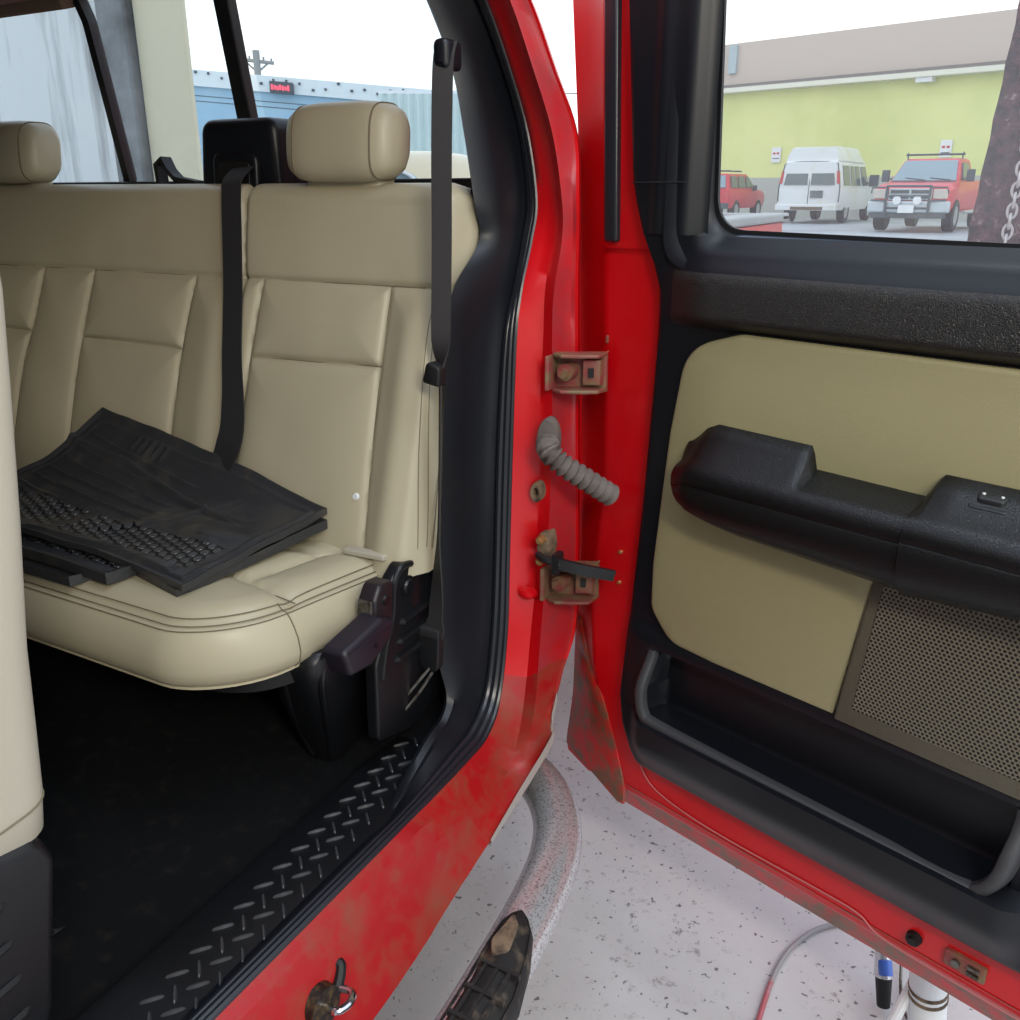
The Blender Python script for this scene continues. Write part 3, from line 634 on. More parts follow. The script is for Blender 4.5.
for s in (.778,.802):
    m=MB(); m.cyl(D(s,1.306,.044),D(s,1.3135,.044),.0022,8); m.build('switch_mark',M['white'],door)
# map pocket lip
lp=cr([(.214,.845),(.214,.80),(.216,.745),(.226,.712),(.250,.700),(.40,.695),(.62,.692),(.84,.690),(.872,.698),(.895,.735),(.905,.80),(.905,.845)],6)
m=MB(); rg=[]
for i,(s,z) in enumerate(lp):
    a=lp[max(i-1,0)]; b=lp[min(i+1,len(lp)-1)]; dx,dz=b[0]-a[0],b[1]-a[1]; l=math.hypot(dx,dz); nx,nz=-dz/l,dx/l   # inwards (left-hand side)
    f=1-.8*smooth(.76,.845,z); tt=.044*f+.006
    rg.append([D(s+nx*.014,z+nz*.014,tt-.018),D(s+nx*.014,z+nz*.014,tt-.004),D(s+nx*.012,z+nz*.012,tt-.001),D(s+nx*.001,z+nz*.001,tt+.001),D(s-nx*.006,z-nz*.006,tt-.004),D(s-nx*.010,z-nz*.010,tt-.02),D(s-nx*.012,z-nz*.012,tt-.03)])
m.loft(rg); m.build('map_pocket_lip',pm('grey_pocket_lip',rgb(62,63,66),.5,bump=(400,.5,.001)),door,auto=50)
# drain plug and latch plate low on the free end
m=MB(); m.cyl(D(.779,.503,-.02),D(.779,.503,-.008),.014,20,.012); m.cyl(D(.779,.503,-.012),D(.779,.503,-.002),.009,16,.007); m.build('rubber_plug',M['black'],door)
m=MB(); m.slab(rpoly([(.83,.492,.003),(.895,.492,.003),(.895,.522,.003),(.83,.522,.003)],3),D,-.02,-.010,.002); lt=m.build('lower_latch',M['hingepaint'],door)
m=MB(); m.cyl(D(.85,.507,-.012),D(.85,.507,-.004),.007,12); m.box((.868,.498,-.012),(.886,.504,-.005),D); m.box((.868,.510,-.012),(.886,.516,-.005),D); m.build('latch_bolt',M['steel'],door)
for z in (1.012,.945):
    m=MB(); m.cyl(D(.108,z,-.02),D(.108,z,-.012),.0045,12,.003); m.build('trim_clip',M['brass'],door)
m=MB(); m.slab(rpoly([(.05,1.425,.004),(.055,1.425,.004),(.055,1.44,.004),(.05,1.44,.004)],2),D,-.02,-.014,.001); m.build('weld_mark',M['hingepaint'],door)
# ------------------------------------------------------------ rear bench seat
bench=thing('rear_bench_seat','beige leather rear bench seat facing forward inside the red truck cab','seat',(-1.75,1.3,.6))
def segd(p,a,b):
    dx,dy=b[0]-a[0],b[1]-a[1]; L=dx*dx+dy*dy; t=max(0,min(1,((p[0]-a[0])*dx+(p[1]-a[1])*dy)/L)); return math.hypot(p[0]-a[0]-t*dx,p[1]-a[1]-t*dy)
SPLIT=[(-1.462,1.72),(-1.44,1.52),(-1.425,1.30),(-1.415,1.03)]
VL=[[(-2.09,1.521),(-2.11,1.40),(-2.14,1.27),(-2.15,1.03)],[(-1.908,1.521),(-1.925,1.40),(-1.938,1.25),(-1.94,1.03)],[(-1.575,1.521),(-1.592,1.40),(-1.600,1.25),(-1.600,1.03)],
    [(-1.380,1.523),(-1.391,1.40),(-1.397,1.25),(-1.40,1.03)],[(-1.054,1.525),(-1.055,1.38),(-1.050,1.20),(-1.040,1.04)],[(-2.45,1.521),(-2.47,1.03)]]
HL=[[(-2.75,1.521),(-.90,1.525)],[(-1.925,1.371),(-1.594,1.368)],[(-1.391,1.368),(-1.055,1.376)],[(-2.47,1.372),(-2.118,1.371)]]
SEG=[(a,b) for L in VL+HL for a,b in zip(L,L[1:])]; SSEG=list(zip(SPLIT,SPLIT[1:]))
def backY(x,z):
    y=1.30+.303*(z-1.04)
    d=min(segd((x,z),a,b) for a,b in SEG); ds=min(segd((x,z),a,b) for a,b in SSEG)
    y-=.012*(1-math.exp(-d/.03))*(1 if z<1.53 else .5)
    y+=.018*math.exp(-(ds/.010)**2)+.006*math.exp(-(d/.006)**2)
    y+=.05*smooth(-.955,-.912,x)**2
    y-=.014*math.exp(-((x+.985)/.035)**2)*(1-smooth(1.45,1.53,z)); y-=.010*math.exp(-((x+1.49)/.05)**2)*(1-smooth(1.45,1.53,z))
    return y
def seat_noise(x,z): return .0018*noise.noise(Vector((x*9,z*9,0)))
m=MB(); rows=[]; NX=420
xs=[-2.75+(1.833)*j/NX for j in range(NX+1)]
for i in range(150):
    z=1.0+.675*i/149; rows.append([(x,backY(x,z)+seat_noise(x,z),z) for x in xs])
for k in range(1,9):
    a=PI/2*k/8; rr=[]
    for x in xs:
        ds=abs(x+1.462); dz=-.02*math.exp(-(ds/.012)**2)
        zt=1.675+.038*math.sin(a)+dz-.03*smooth(-.965,-.912,x)*(a/(PI/2)); rr.append((x,backY(x,1.675)+.05*(1-math.cos(a)),zt))
    rows.append(rr)
rows.append([(x,backY(x,1.675)+.13,1.700-.03*smooth(-.965,-.912,x)) for x in xs]); rows.append([(x,backY(x,1.675)+.15,1.0) for x in xs])
for r in rows:   # close the right flank
    x,y,z=r[-1]; r.append((x+.006,y+.012,z)); r.append((x+.006,1.62,z))
m.grid(rows)
back=m.build('backrest',M['leather'],bench,auto=60)
m=MB()
for L in VL[:5]+HL[:3]:
    P=cr(L,6) if len(L)>2 else [tuple(L[0][i]+(L[1][i]-L[0][i])*k/24 for i in (0,1)) for k in range(25)]
    m.tube([(x,backY(x,z)-.0002,z) for x,z in P],.0013,5)
for dx in (0,.009,.021):
    P=cr([(-.945+dx,1.523),(-.946+dx,1.42),(-.938+dx,1.26),(-.929+dx,1.12),(-.925+dx,1.05)],8); m.tube([(x,backY(x,z)-.0004,z) for x,z in P],.001,5)
m.build('backrest_stitching',M['leather_seam'],back)
# headrests: rounded cushions with piped end caps
def headrest(cx,cy,cz,w=.285,h=.145,d=.115):
    m=MB(); rg=[]; N=36
    for i in range(25):
        u=-1+2*i/24; k=(1-abs(u)**5*.35) ; k=k if abs(u)<.99 else .55
        x=cx+u*w/2*(1 if abs(u)<.99 else 1.01); r=[]
        for j in range(N):
            a=2*PI*j/N; e=.62; ca,sa=math.cos(a),math.sin(a)
            yy=math.copysign(abs(ca)**e,ca)*d/2*k; zz=math.copysign(abs(sa)**e,sa)*h/2*k
            r.append((x,cy+yy+.12*(zz),cz+zz-(.004 if sa<0 else 0)))
        rg.append(r)
    m.loft(rg); hr=m.build('headrest',M['leather'],bench,auto=70)
    for u in (-.74,.74):
        m=MB(); r=[]
        for j in range(41):
            a=2*PI*j/40; e=.62; ca,sa=math.cos(a),math.sin(a); k=(1-abs(u)**5*.35)+.006
            zz=math.copysign(abs(sa)**e,sa)*h/2*k; r.append((cx+u*w/2,cy+math.copysign(abs(ca)**e,ca)*d/2*k+.12*zz,cz+zz-(.004 if sa<0 else 0)))
        m.tube(r,.0019,6,cap=False); m.build('headrest_seam',M['leather_seam'],hr)
    m=MB(); m.slab(rpoly([(cx-.10,cy-.02,.02),(cx+.09,cy-.02,.02),(cx+.09,cy+.04,.02),(cx-.10,cy+.04,.02)]),XYZ,cz-h/2-.028,cz-h/2+.006,.004); m.build('headrest_base',M['leather'],hr)
    return hr
headrest(-1.205,1.53,1.790,.256)['label']='headrest on the near side of the seat'
headrest(-2.285,1.55,1.790,.27)['label']='headrest at the far side of the seat'
# cushions
def rr(x0,x1,y0,y1,r,i,n=10,seg=26):
    """rounded rectangle inset by i, constant point count; bigger radius at the front corners"""
    x0+=i;x1-=i;y0+=i;y1-=i; out=[]
    for (cx,cy,a0,rad) in ((x1,y0,-PI/2,r),(x1,y1,0,.03),(x0,y1,PI/2,.03),(x0,y0,PI,.09)):
        R=max(rad-i,.004); px=cx-math.copysign(R,cx-(x0+x1)/2); py=cy-math.copysign(R,cy-(y0+y1)/2)
        for k in range(n+1): a=a0+PI/2*k/n; out.append((px+R*math.cos(a),py+R*math.sin(a)))
    # densify straight runs
    res=[]; N=len(out)
    for q in range(N):
        p=out[q]; p2=out[(q+1)%N]
        if q%(n+1)==n:
            for k in range(seg): t=k/seg; res.append((p[0]*(1-t)+p2[0]*t,p[1]*(1-t)+p2[1]*t))
        else: res.append(p)
    return res
CG=[[(-1.56,1.085),(-1.198,1.084),(-1.11,1.083),(-1.015,1.072)],[(-1.135,1.084),(-1.115,1.17),(-1.10,1.25),(-1.04,1.33)],[(-1.25,1.243),(-1.10,1.238)]]
CSEG=[(a,b) for L in CG for a,b in zip(L,L[1:])]
def cush(x0,x1,name,lab,feat=True):
    def top(x,y,z):
        if z<1.0: return z
        k=smooth(1.0,1.025,z)
        if feat:
            d=min(segd((x,y),a,b) for a,b in CSEG); z+=k*(.010*(1-math.exp(-d/.03))-.007*math.exp(-(d/.006)**2)-.004)
        z+=k*.0015*noise.noise(Vector((x*10,y*10,3)))
        return z
    sk=lambda P:[(x-(.20*(1.40-y)*smooth(-1.45,-.95,x) if feat else 0),y) for x,y in P]
    m=MB(); rg=[]
    prof=[(.06,.895),(.032,.897),(.016,.903),(.004,.916),(.0,.935),(.003,.96),(.010,.980),(.018,.996),(.026,1.006),(.030,1.0065),(.034,1.0075),(.045,1.018),(.06,1.025),(.08,1.030)]+[(.08+.011*k,1.030+.0008*k) for k in range(1,15)]
    for i,z in prof:
        rg.append([(x,y,top(x,y,z)) for x,y in sk(rr(x0,x1,.885,1.40,.16,i))])
    m.loft(rg); c=m.build(name,M['leather'],bench,auto=70); 
    if lab: c['label']=lab
    m=MB()
    for i,z in ((.023,1.0035),(.031,1.0085),(.041,1.0165)):
        P=sk(rr(x0,x1,.885,1.40,.16,i)); m.tube([(x,y,top(x,y,z)+.0012) for x,y in P]+[(P[0][0],P[0][1],top(*P[0],z)+.0012)],.0011,5,cap=False)
    if feat:
        for L in CG: P=cr(L,8); m.tube([(x,y,top(x,y,1.034)-.004) for x,y in P],.0012,5)
        m.tube([(rg[k][11][0]+.0008,rg[k][11][1]-.0001,rg[k][11][2]+.0004) for k in range(11,0,-1)],.0013,5)
    m.build('cushion_stitching',M['leather_seam'],c)
    return c
cush(-1.64,-.930,'cushion','seat cushion on the near side')
cush(-2.72,-1.68,'cushion','seat cushion at the far side',False)
m=MB(); P=[(x-.20*(1.40-y)*smooth(-1.45,-.95,x),y) for x,y in rr(-1.64,-.930,.885,1.40,.16,.018)]; m.tube([(x,y,.901) for x,y in P]+[(P[0][0],P[0][1],.901)],.0035,6,cap=False); m.build('cushion_welt',M['piping'],bench)
m=MB(); o=rr(-1.60,-1.02,.97,1.38,.15,0); m.loft([[(x,y,.80+.0*x) for x,y in rr(-1.60,-1.02,.97,1.38,.15,.10)],[(x,y,.86) for x,y in o],[(x,y,.89) for x,y in o]]); m.build('seat_pan',M['black'],bench)
m=MB(); m.cyl((-1.068,backY(-1.068,1.133)+.002,1.133),(-1.068,backY(-1.068,1.133)-.004,1.134),.008,16,.006); m.build('seat_button',M['white'],bench)
m=MB(); m.slab(rpoly([(-1.062,1.262,.005),(-.968,1.268,.008),(-.966,1.290,.008),(-1.06,1.285,.005)],4),XYZ,1.036,1.046,.003); m.build('cushion_tab',M['leather_light'],bench)
# side bracket, recliner cover, lever
SX=lambda y,z,t:(-.955+t,y,z)
m=MB(); o=rpoly([(1.175,.70,.02),(1.18,.86,.03),(1.225,.945,.03),(1.240,1.012,.03),(1.275,1.036,.03),(1.312,1.030,.03),(1.335,.99,.03),(1.46,.995,.02),(1.46,.72,.02),(1.30,.665,.03)],7)
m.slab(o,SX,0,.024,.006,3); br=m.build('side_bracket',M['plastic'],bench,auto=60)
m=MB(); m.tube([SX(y,z,.024) for y,z in cr([(1.195,.83),(1.212,.89),(1.238,.945),(1.247,1.0),(1.272,1.028),(1.305,1.026)],6)],.007,8)
for (a,b) in (((1.262,.917),(1.42,.925)),((1.250,.880),(1.40,.885)),((1.240,.845),(1.37,.846))):
    m.tube([SX(a[0],a[1],.020),SX(a[0]+.006,a[1]+.001,.025),SX(b[0],b[1],.025)],[.004,.0085,.010],8)
m.build('bracket_rib',M['plastic'],br)
m=MB(); c=SX(1.289,.985,.022)
for r0,r1,t0,t1 in ((.021,.021,0,.006),(.015,.012,.006,.010)): m.cyl((c[0]+t0,c[1],c[2]),(c[0]+t1,c[1],c[2]),r0,24,r1)
m.box((c[0]+.010,c[1]-.009,c[2]-.0015),(c[0]+.012,c[1]+.009,c[2]+.0015)); m.build('pivot_bolt',M['plastic'],br)
m=MB(); m.slab(rpoly([(1.170,.935,.012),(1.172,1.0,.015),(1.19,1.026,.015),(1.235,1.022,.012),(1.228,.945,.012),(1.20,.925,.01)],5),SX,.0,.036,.008); rc_=m.build('recliner_cover',pm('brownish_black_plastic',rgb(34,28,32),.4),bench)
m=MB(); c=SX(1.205,.992,.034); m.cyl(c,(c[0]+.006,c[1],c[2]),.011,16,.009); m.build('cover_screw',M['plastic'],rc_)
m=MB(); c=SX(1.207,.953,.034); m.cyl(c,(c[0]+.005,c[1],c[2]),.005,12); m.build('cover_screw',M['plastic'],rc_)
m=MB(); m.slab(rpoly([(1.165,.955,.002),(1.172,.955,.002),(1.176,1.0,.002),(1.169,1.0,.002)],2),SX,.0,.030,.002); m.build('steel_edge',M['steel'],rc_)
m=MB(); m.slab(rpoly([(1.052,.958,.012),(1.165,.978,.010),(1.205,.958,.012),(1.185,.925,.02),(1.13,.898,.02),(1.068,.905,.012)],6),SX,.010,.058,.010); lv=m.build('recline_lever',pm('dark_lever_plastic',rgb(34,29,38),.42),bench)
m=MB(); c=SX(1.140,.935,.057); m.cyl(c,(c[0]+.003,c[1],c[2]),.0045,12); m.build('lever_screw',M['plastic'],lv)
# folding front leg
m=MB(); rg=[]
for z,y0,y1,x0,x1 in ((.600,1.185,1.29,-1.135,-1.055),(.63,1.17,1.29,-1.14,-1.05),(.70,1.14,1.30,-1.135,-1.03),(.78,1.10,1.31,-1.12,-1.0),(.85,1.07,1.32,-1.10,-.985),(.895,1.06,1.30,-1.08,-.975),(.92,1.08,1.26,-1.07,-.975)):
    rg.append([(x,y,z) for x,y in rpoly([(x0,y0,.04),(x1,y0,.04),(x1,y1,.03),(x0,y1,.03)],6)])
m.loft(rg); lg=m.build('seat_leg',M['plastic'],bench,auto=60)
m=MB(); m.tube(cr([(-.985,1.10,.90),(-.985,1.09,.86),(-1.005,1.115,.78),(-1.04,1.16,.69),(-1.06,1.185,.62)],6),.007,8); m.tube(cr([(-1.05,1.062,.88),(-1.07,1.09,.80),(-1.10,1.145,.70),(-1.10,1.175,.62)],6),.006,8); m.build('leg_rib',M['plastic'],lg)
# ------------------------------------------------------------ centre belt tower and belts
cb=thing('seat_belt','black middle seat belt coming down from its rounded black housing behind the seat','seat belt',(-1.5,1.58,1.70))
TW=lambda x,z,t:(x,1.60-t+.06*(z-1.7),z)
m=MB(); m.slab(rpoly([(-1.645,1.66,.0),(-1.405,1.66,.0),(-1.418,1.846,.035),(-1.635,1.846,.035)],8),TW,-.06,.05,.018,4); hs=m.build('belt_housing',M['trim_plastic'],cb,auto=60)
m=MB(); m.slab(rpoly([(-1.592,1.70,.01),(-1.462,1.70,.01),(-1.462,1.778,.025),(-1.592,1.778,.025)],6),TW,.04,.060,.008); m.build('housing_mouth',M['trim_plastic'],hs,auto=60)
m=MB(); m.slab(rpoly([(-1.575,1.69,.005),(-1.482,1.69,.005),(-1.482,1.758,.012),(-1.575,1.758,.012)],4),TW,.058,.061,.001,1); m.build('slot',M['black'],hs)
P=cr([(-1.487,1.530,1.745),(-1.478,1.488,1.722),(-1.468,1.468,1.69),(-1.446,1.436,1.60),(-1.430,1.408,1.50),(-1.412,1.370,1.38),(-1.395,1.343,1.29),(-1.385,1.318,1.22),(-1.405,1.300,1.155),(-1.43,1.285,1.10),(-1.44,1.27,1.04)],8)
m=MB(); n=len(P); wd=[]
for i in range(n):
    a=smooth(.70,1.0,i/n)*.9; wd.append((math.cos(a),-math.sin(a),.12*math.sin(a)))
m.ribbon(P,wd,[.052+.016*smooth(.45,.75,i/n) for i in range(n)],.0025); m.build('belt_webbing',M['webbing_edge'],cb,auto=60)
bk=thing('seat_belt_buckle','red-buttoned seat belt buckle at the back of the seat beside the front seat','buckle',(-2.35,1.42,1.06))
def BK(x,y,z): return (-2.47+x,1.50-.3*z+y,1.0+z)
m=MB(); m.box((-.0,-.02,-.0),(.17,.03,.07),BK); m.build('buckle_housing',M['black'],bk,bevel=.008,smooth=False)
m=MB(); m.box((.012,-.028,.006),(.158,-.016,.062),BK); m.build('release_button',M['redplastic'],bk,bevel=.006,smooth=False)
m=MB(); m.ribbon([(-1.93,1.70,1.712),(-1.925,1.692,1.76),(-1.90,1.69,1.772),(-1.88,1.685,1.745),(-1.85,1.68,1.725),(-1.78,1.68,1.715)],(0,1,0),.03,.012)
sb=m.build('seat_belt',M['webbing_edge']); tag(sb,'folded end of black belt webbing on the ledge beneath the rear window','seat belt')
# outer shoulder belt hanging along the pillar
ob=thing('seat_belt','grey-black shoulder seat belt hanging straight down beside the door opening','seat belt',(-.9,1.36,.85))
P=cr([(-.900,1.425,1.935),(-.898,1.410,1.91),(-.896,1.400,1.86),(-.895,1.391,1.75),(-.894,1.383,1.60),(-.889,1.362,1.40),(-.888,1.345,1.15),(-.891,1.330,.95),(-.895,1.322,.87)],10)
m=MB(); n=len(P)
wd=[]; ww=[]
for i in range(n):
    z=P[i][2]; a=.30-1.22*smooth(1.46,1.38,z)*(1-.6*smooth(1.1,.9,z)); wd.append((math.cos(a),math.sin(a),0)); ww.append(.036 if z>.9 else .046)
m.ribbon(P,wd,ww,.003); m.build('belt_webbing',M['webbing'],ob,auto=60)
m=MB()
for k in (-.3,-.1,.1,.3): m.tube([Vector(p)+Vector(d)*.047*k+Vector((.35,-.9,0)).normalized()*.0008 for p,d in zip(P[12:48],wd[12:48])],.0007,4)
m.build('webbing_ribs',M['webbing_edge'],ob)
m=MB(); m.slab(rpoly([(-.916,1.890,.010),(-.885,1.890,.010),(-.885,1.938,.014),(-.916,1.938,.014)],6),lambda x,z,t:(x,1.435-t,z),-.01,.035,.010); m.build('belt_guide',M['trim_plastic'],ob,auto=60)
m=MB(); m.slab(rpoly([(-.912,1.372,.006),(-.876,1.366,.006),(-.873,1.402,.01),(-.902,1.412,.01)],5),lambda x,z,t:(x,1.345-t,z),-.012,.012,.005); m.build('belt_clip',M['black'],ob)
m=MB(); m.slab(rpoly([(-.930,.79,.02),(-.886,.79,.02),(-.880,.885,.008),(-.932,.885,.008)],6),lambda x,z,t:(x,1.325-t,z),-.012,.008,.004); an=m.build('anchor_sleeve',M['rubber'],ob)
m=MB(); m.slab(rpoly([(-.932,.868,.003),(-.880,.868,.003),(-.880,.888,.003),(-.932,.888,.003)],3),lambda x,z,t:(x,1.325-t,z),-.014,.011,.003); m.build('sleeve_band',M['webbing_edge'],an)
m=MB(); m.tube(cr([(-.905,1.32,.80),(-.925,1.29,.765),(-.955,1.25,.715),(-.965,1.235,.70),(-.945,1.25,.705),(-.92,1.29,.745),(-.90,1.32,.79)],6),.003,6); m.build('anchor_loop',M['steel'],ob)
# ------------------------------------------------------------ front seat seen edge-on
fs=thing('front_seat','pale beige leather front seat at the picture edge, seen from behind its side','seat',(-1.2,.4,.6))
m=MB(); rg=[]
for z,ye in ((.90,.497),(.935,.512),(.97,.530),(1.02,.538),(1.10,.545),(1.2,.553),(1.35,.574),(1.5,.592),(1.6,.603),(1.66,.604),(1.69,.598),(1.705,.575)):
    k=-.945 if z<.95 else -.92
    rg.append([(x,y,z) for x,y in rpoly([(-1.52,ye-.16,.05),(k,ye-.16,.05),(k,ye,.045),(-1.52,ye,.05)],8)])
m.loft(rg); fb=m.build('front_backrest',M['leather_light'],fs,auto=60)
m=MB(); m.tube([(x,y,1.003+.1*(y-.45)) for x,y in rpoly([(-1.52,.375,.05),(-.9195,.375,.05),(-.9195,.537,.045),(-1.52,.537,.05)],8)],.0015,5); m.build('seat_hem_seam',M['leather_seam'],fb)
FX=lambda y,z,t:(-.946+t,y-.014,z)
m=MB(); m.slab(rpoly([(.05,.60,.03),(.44,.62,.05),(.495,.73,.05),(.515,.83,.05),(.535,.93,.03),(.52,.973,.03),(.42,.990,.04),(.05,1.02,.03)],8),FX,-.05,.030,.014,4); sh=m.build('seat_side_shield',M['plastic'],fs,auto=60)
for z in (.905,.850,.797,.745):
    m=MB(); m.tube([FX(.30,z+.005,.028),FX(.40,z+.008,.031),FX(.455,z+.012,.031),FX(.466,z+.013,.027)],[.004,.0055,.005,.002],8); m.build('shield_groove',M['black'],sh)
m=MB(); m.box((-2.75,.30,.62),(-1.9,.50,1.70)); m.box((-2.75,-.2,.62),(-1.55,.36,1.0)); m.build('seat_row_blocker',M['leather_light'],fs,bevel=.05)  # unseen passenger side seats, added to block light from the left
# centre front seat backrest edge, dark leather, further in
cf=MB(); o=cr([(-.40,.98),(-.30,.97),(-.11,.965),(-.098,1.0),(-.115,1.06),(-.145,1.115),(-.18,1.15),(-.25,1.165),(-.40,1.17)],5)
def CF(a,z,t): return (-2.42+a*1.0,1.40-.0*a-t,z+.0)
cf.slab([(x,z) for x,z in o],CF,0,.07,.02,4); c_=cf.build('folded_armrest',M['leather'],auto=60)
tag(c_,'dark beige rounded bolster with a pale stitched rim beside the red belt buckle','armrest')
m=MB(); m.tube([CF(x-.006,z-.006,.068) for x,z in o[10:-4]],.002,5); m.build('stitched_rim',M['piping'],c_)
# ------------------------------------------------------------ rubber floor mats on the seat
def patch(FL,FR,BR,BL,u,v): return Vector(FL)*(1-u)*(1-v)+Vector(FR)*u*(1-v)+Vector(BR)*u*v+Vector(BL)*(1-u)*v
def mat(name,label,c4,hf,th,nu=110,nv=80,split=None):
    m=MB(); top=[];bot=[]
    for i in range(nu+1):
        u=i/nu; rt=[];rb=[]
        for j in range(nv+1):
            v=j/nv; p=patch(*c4,u,v)
            dx,dy,dz=hf(u,v); q=p+Vector((dx,dy,dz)); rt.append(q)
            b0=hf(u,v,True); rb.append(p+Vector(b0)-Vector((0,0,th)))
        top.append(rt);bot.append(rb)
    m.grid(top,mi=0); m.grid(bot)
    for a,b in ((top[0],bot[0]),(top[-1],bot[-1]),([r[0] for r in top],[r[0] for r in bot]),([r[-1] for r in top],[r[-1] for r in bot])): m.grid([a,b])
    o=m.build(name,[M['mat'],M['mat_cells']],auto=60)
    if split:
        for p in o.data.polygons:
            k=p.index
            if k<nu*nv:
                u=(k//nv)/nu; v=(k%nv)/nv
                if split(u,v): p.material_index=1
    tag(o,label,'floor mat',None); return o
def wob(u,v): return .006*noise.noise(Vector((u*3,v*3,1)))+.0035*noise.noise(Vector((u*9,v*7,5)))
# remesh order is kept by from_pydata, so faces 0..nu*nv are the top
def h_top(u,v,bottom=False):
    z=wob(u,v)+.022*math.exp(-((v-1.0)/.16)**2)*(1-smooth(.55,.95,u))-.035*math.sin(PI*v)*(1-smooth(.5,1,u))+.012*math.sin(PI*u)*(1-v)
    y=.0-.05*math.sin(PI*smooth(0,1,u))*(1-v)*0
    x=0
    y+= .04*(1-v)*smooth(.55,0,u)*0
    y+= -.018*math.sin(u*PI*1.6+.2)*(1-v)
    if bottom: return (x,y,z)
    e=min(u,1-u)*.85; e2=min(v,1-v)*.45; ed=min(e,e2)
    z+=.007*(1-smooth(.004,.012,ed))+.004*math.exp(-((ed-.028)/.005)**2)
    # front moulded bar, second ridge, long diagonal ribs
    z+=.006*smooth(.06,.07,v)*(1-smooth(.12,.13,v))*(smooth(.42,.45,u))*(1-smooth(.90,.93,u))
    if v>.40 and u<.62:
        q=(v-.40)/.6+.18*u; f=(q*7)%1; z+=.006*math.exp(-((f-.5)/.10)**2)*smooth(.40,.46,v)*(1-smooth(.86,.92,v))*(1-smooth(.5,.62,u))*smooth(.03,.07,u)
    z+=.008*math.exp(-((v-.80+.32*max(0,u-.3))/.018)**2)*(1-smooth(.75,.9,u))
    z+=.006*math.exp(-(((u-.60)-.35*(v-.4))/.012)**2)*smooth(.2,.3,v)*(1-smooth(.75,.85,v))
    if .86<v<.95 and .22<u<.40: z+=.005*max(0,math.sin(u*190))*smooth(.86,.88,v)*(1-smooth(.93,.95,v))
    return (x,y,z)
def cells(u,v): return .14<v<.40 and .02<u<.93 and not(.43<u<.47)
mat('floor_mat','large black ribbed rubber floor mat lying on top of the pile on the seat',[(-2.02,1.03,1.070),(-1.170,.950,1.055),(-1.125,1.300,1.100),(-1.78,1.318,1.205)],h_top,.006,200,150,cells)
def h_b(u,v,bottom=False):
    z=.5*wob(v,u); 
    if bottom: return (0,0,z)
    ed=min(min(u,1-u)*.6,min(v,1-v)*.4); z+=.009*(1-smooth(.006,.014,ed)); 
    return (0,0,z)
mat('floor_mat','thick-rimmed black floor mat sticking out beneath the large ribbed one','' or [(-2.05,.955,1.06),(-1.325,.935,1.054),(-1.25,1.30,1.060),(-1.9,1.33,1.08)],h_b,.012,90,60,lambda u,v:v>.09)
mat('floor_mat','flat lowest floor mat of the pile, only its front edge visible','' or [(-2.15,.905,1.03),(-1.40,.915,1.040),(-1.30,1.28,1.046),(-1.9,1.34,1.050)],h_b,.010,60,40)
mat('floor_mat','folded under half of black mat showing below the large one at the near corner','' or [(-1.50,1.03,1.050),(-1.185,.965,1.042),(-1.118,1.29,1.078),(-1.5,1.31,1.09)],h_b,.010,60,40)
# ------------------------------------------------------------ things on the shop floor
m=MB(); P=cr([(-.235,1.35,.008),(-.232,1.52,.008),(-.230,1.688,.008),(-.205,1.80,.008),(-.145,1.894,.008),(-.02,1.97,.008),(.15,1.99,.008),(.4,1.9,.008)],12); m.tube(P,.006,8)
hz=m.build('air_hose',pm('red_grey_hose',rgb(168,84,92),.5,col2=rgb(140,136,138),cscale=4,cr=(.48,.54))); tag(hz,'thin reddish hose curving across the pale concrete floor below the open door','hose')
js=thing('tripod_stand','white tubular stand with a ringed collar under the free end of the door','stand',(.09,1.62,0))
m=MB(); m.tube([(.094,1.625,0),(.062,1.60,.30)],.036,20); m.build('stand_post',M['white'],js)
m=MB()
for t in (.30,.36): c=Vector((.094,1.625,0)).lerp(Vector((.062,1.60,.30)),t+.3); d=Vector((-.032,-.025,.30)).normalized(); m.cyl(c-d*.004,c+d*.004,.0375,24)
m.build('collar_ring',M['mud'],js)
m=MB(); m.tube([(-.005,1.54,.012),(.055,1.63,.22)],.011,10); m.build('stand_brace',M['white'],js)
m=MB(); m.tube(cr([(.0,1.93,.01),(.03,1.95,.05),(.02,1.86,.03),(.03,1.76,.012),(.05,1.70,.01)],6),.004,6); m.build('cable',M['steel'],js)
bg_=thing('blow_gun','small chrome and blue air tool with black tip hanging near the floor stand','tool',(0,1.72,0))
m=MB(); m.tube([(-.022,1.74,.15),(-.010,1.715,.085)],[.017,.020],14); m.build('tool_body',M['chrome'],bg_)
m=MB(); m.tube([(-.010,1.715,.086),(.0,1.70,.02)],[.018,.014],12); m.build('tool_tip',M['black'],bg_)
m=MB(); m.tube([(-.014,1.722,.122),(-.006,1.705,.098)],.015,12); m.build('blue_band',pm('blue_plastic',rgb(70,110,200),.3),bg_)
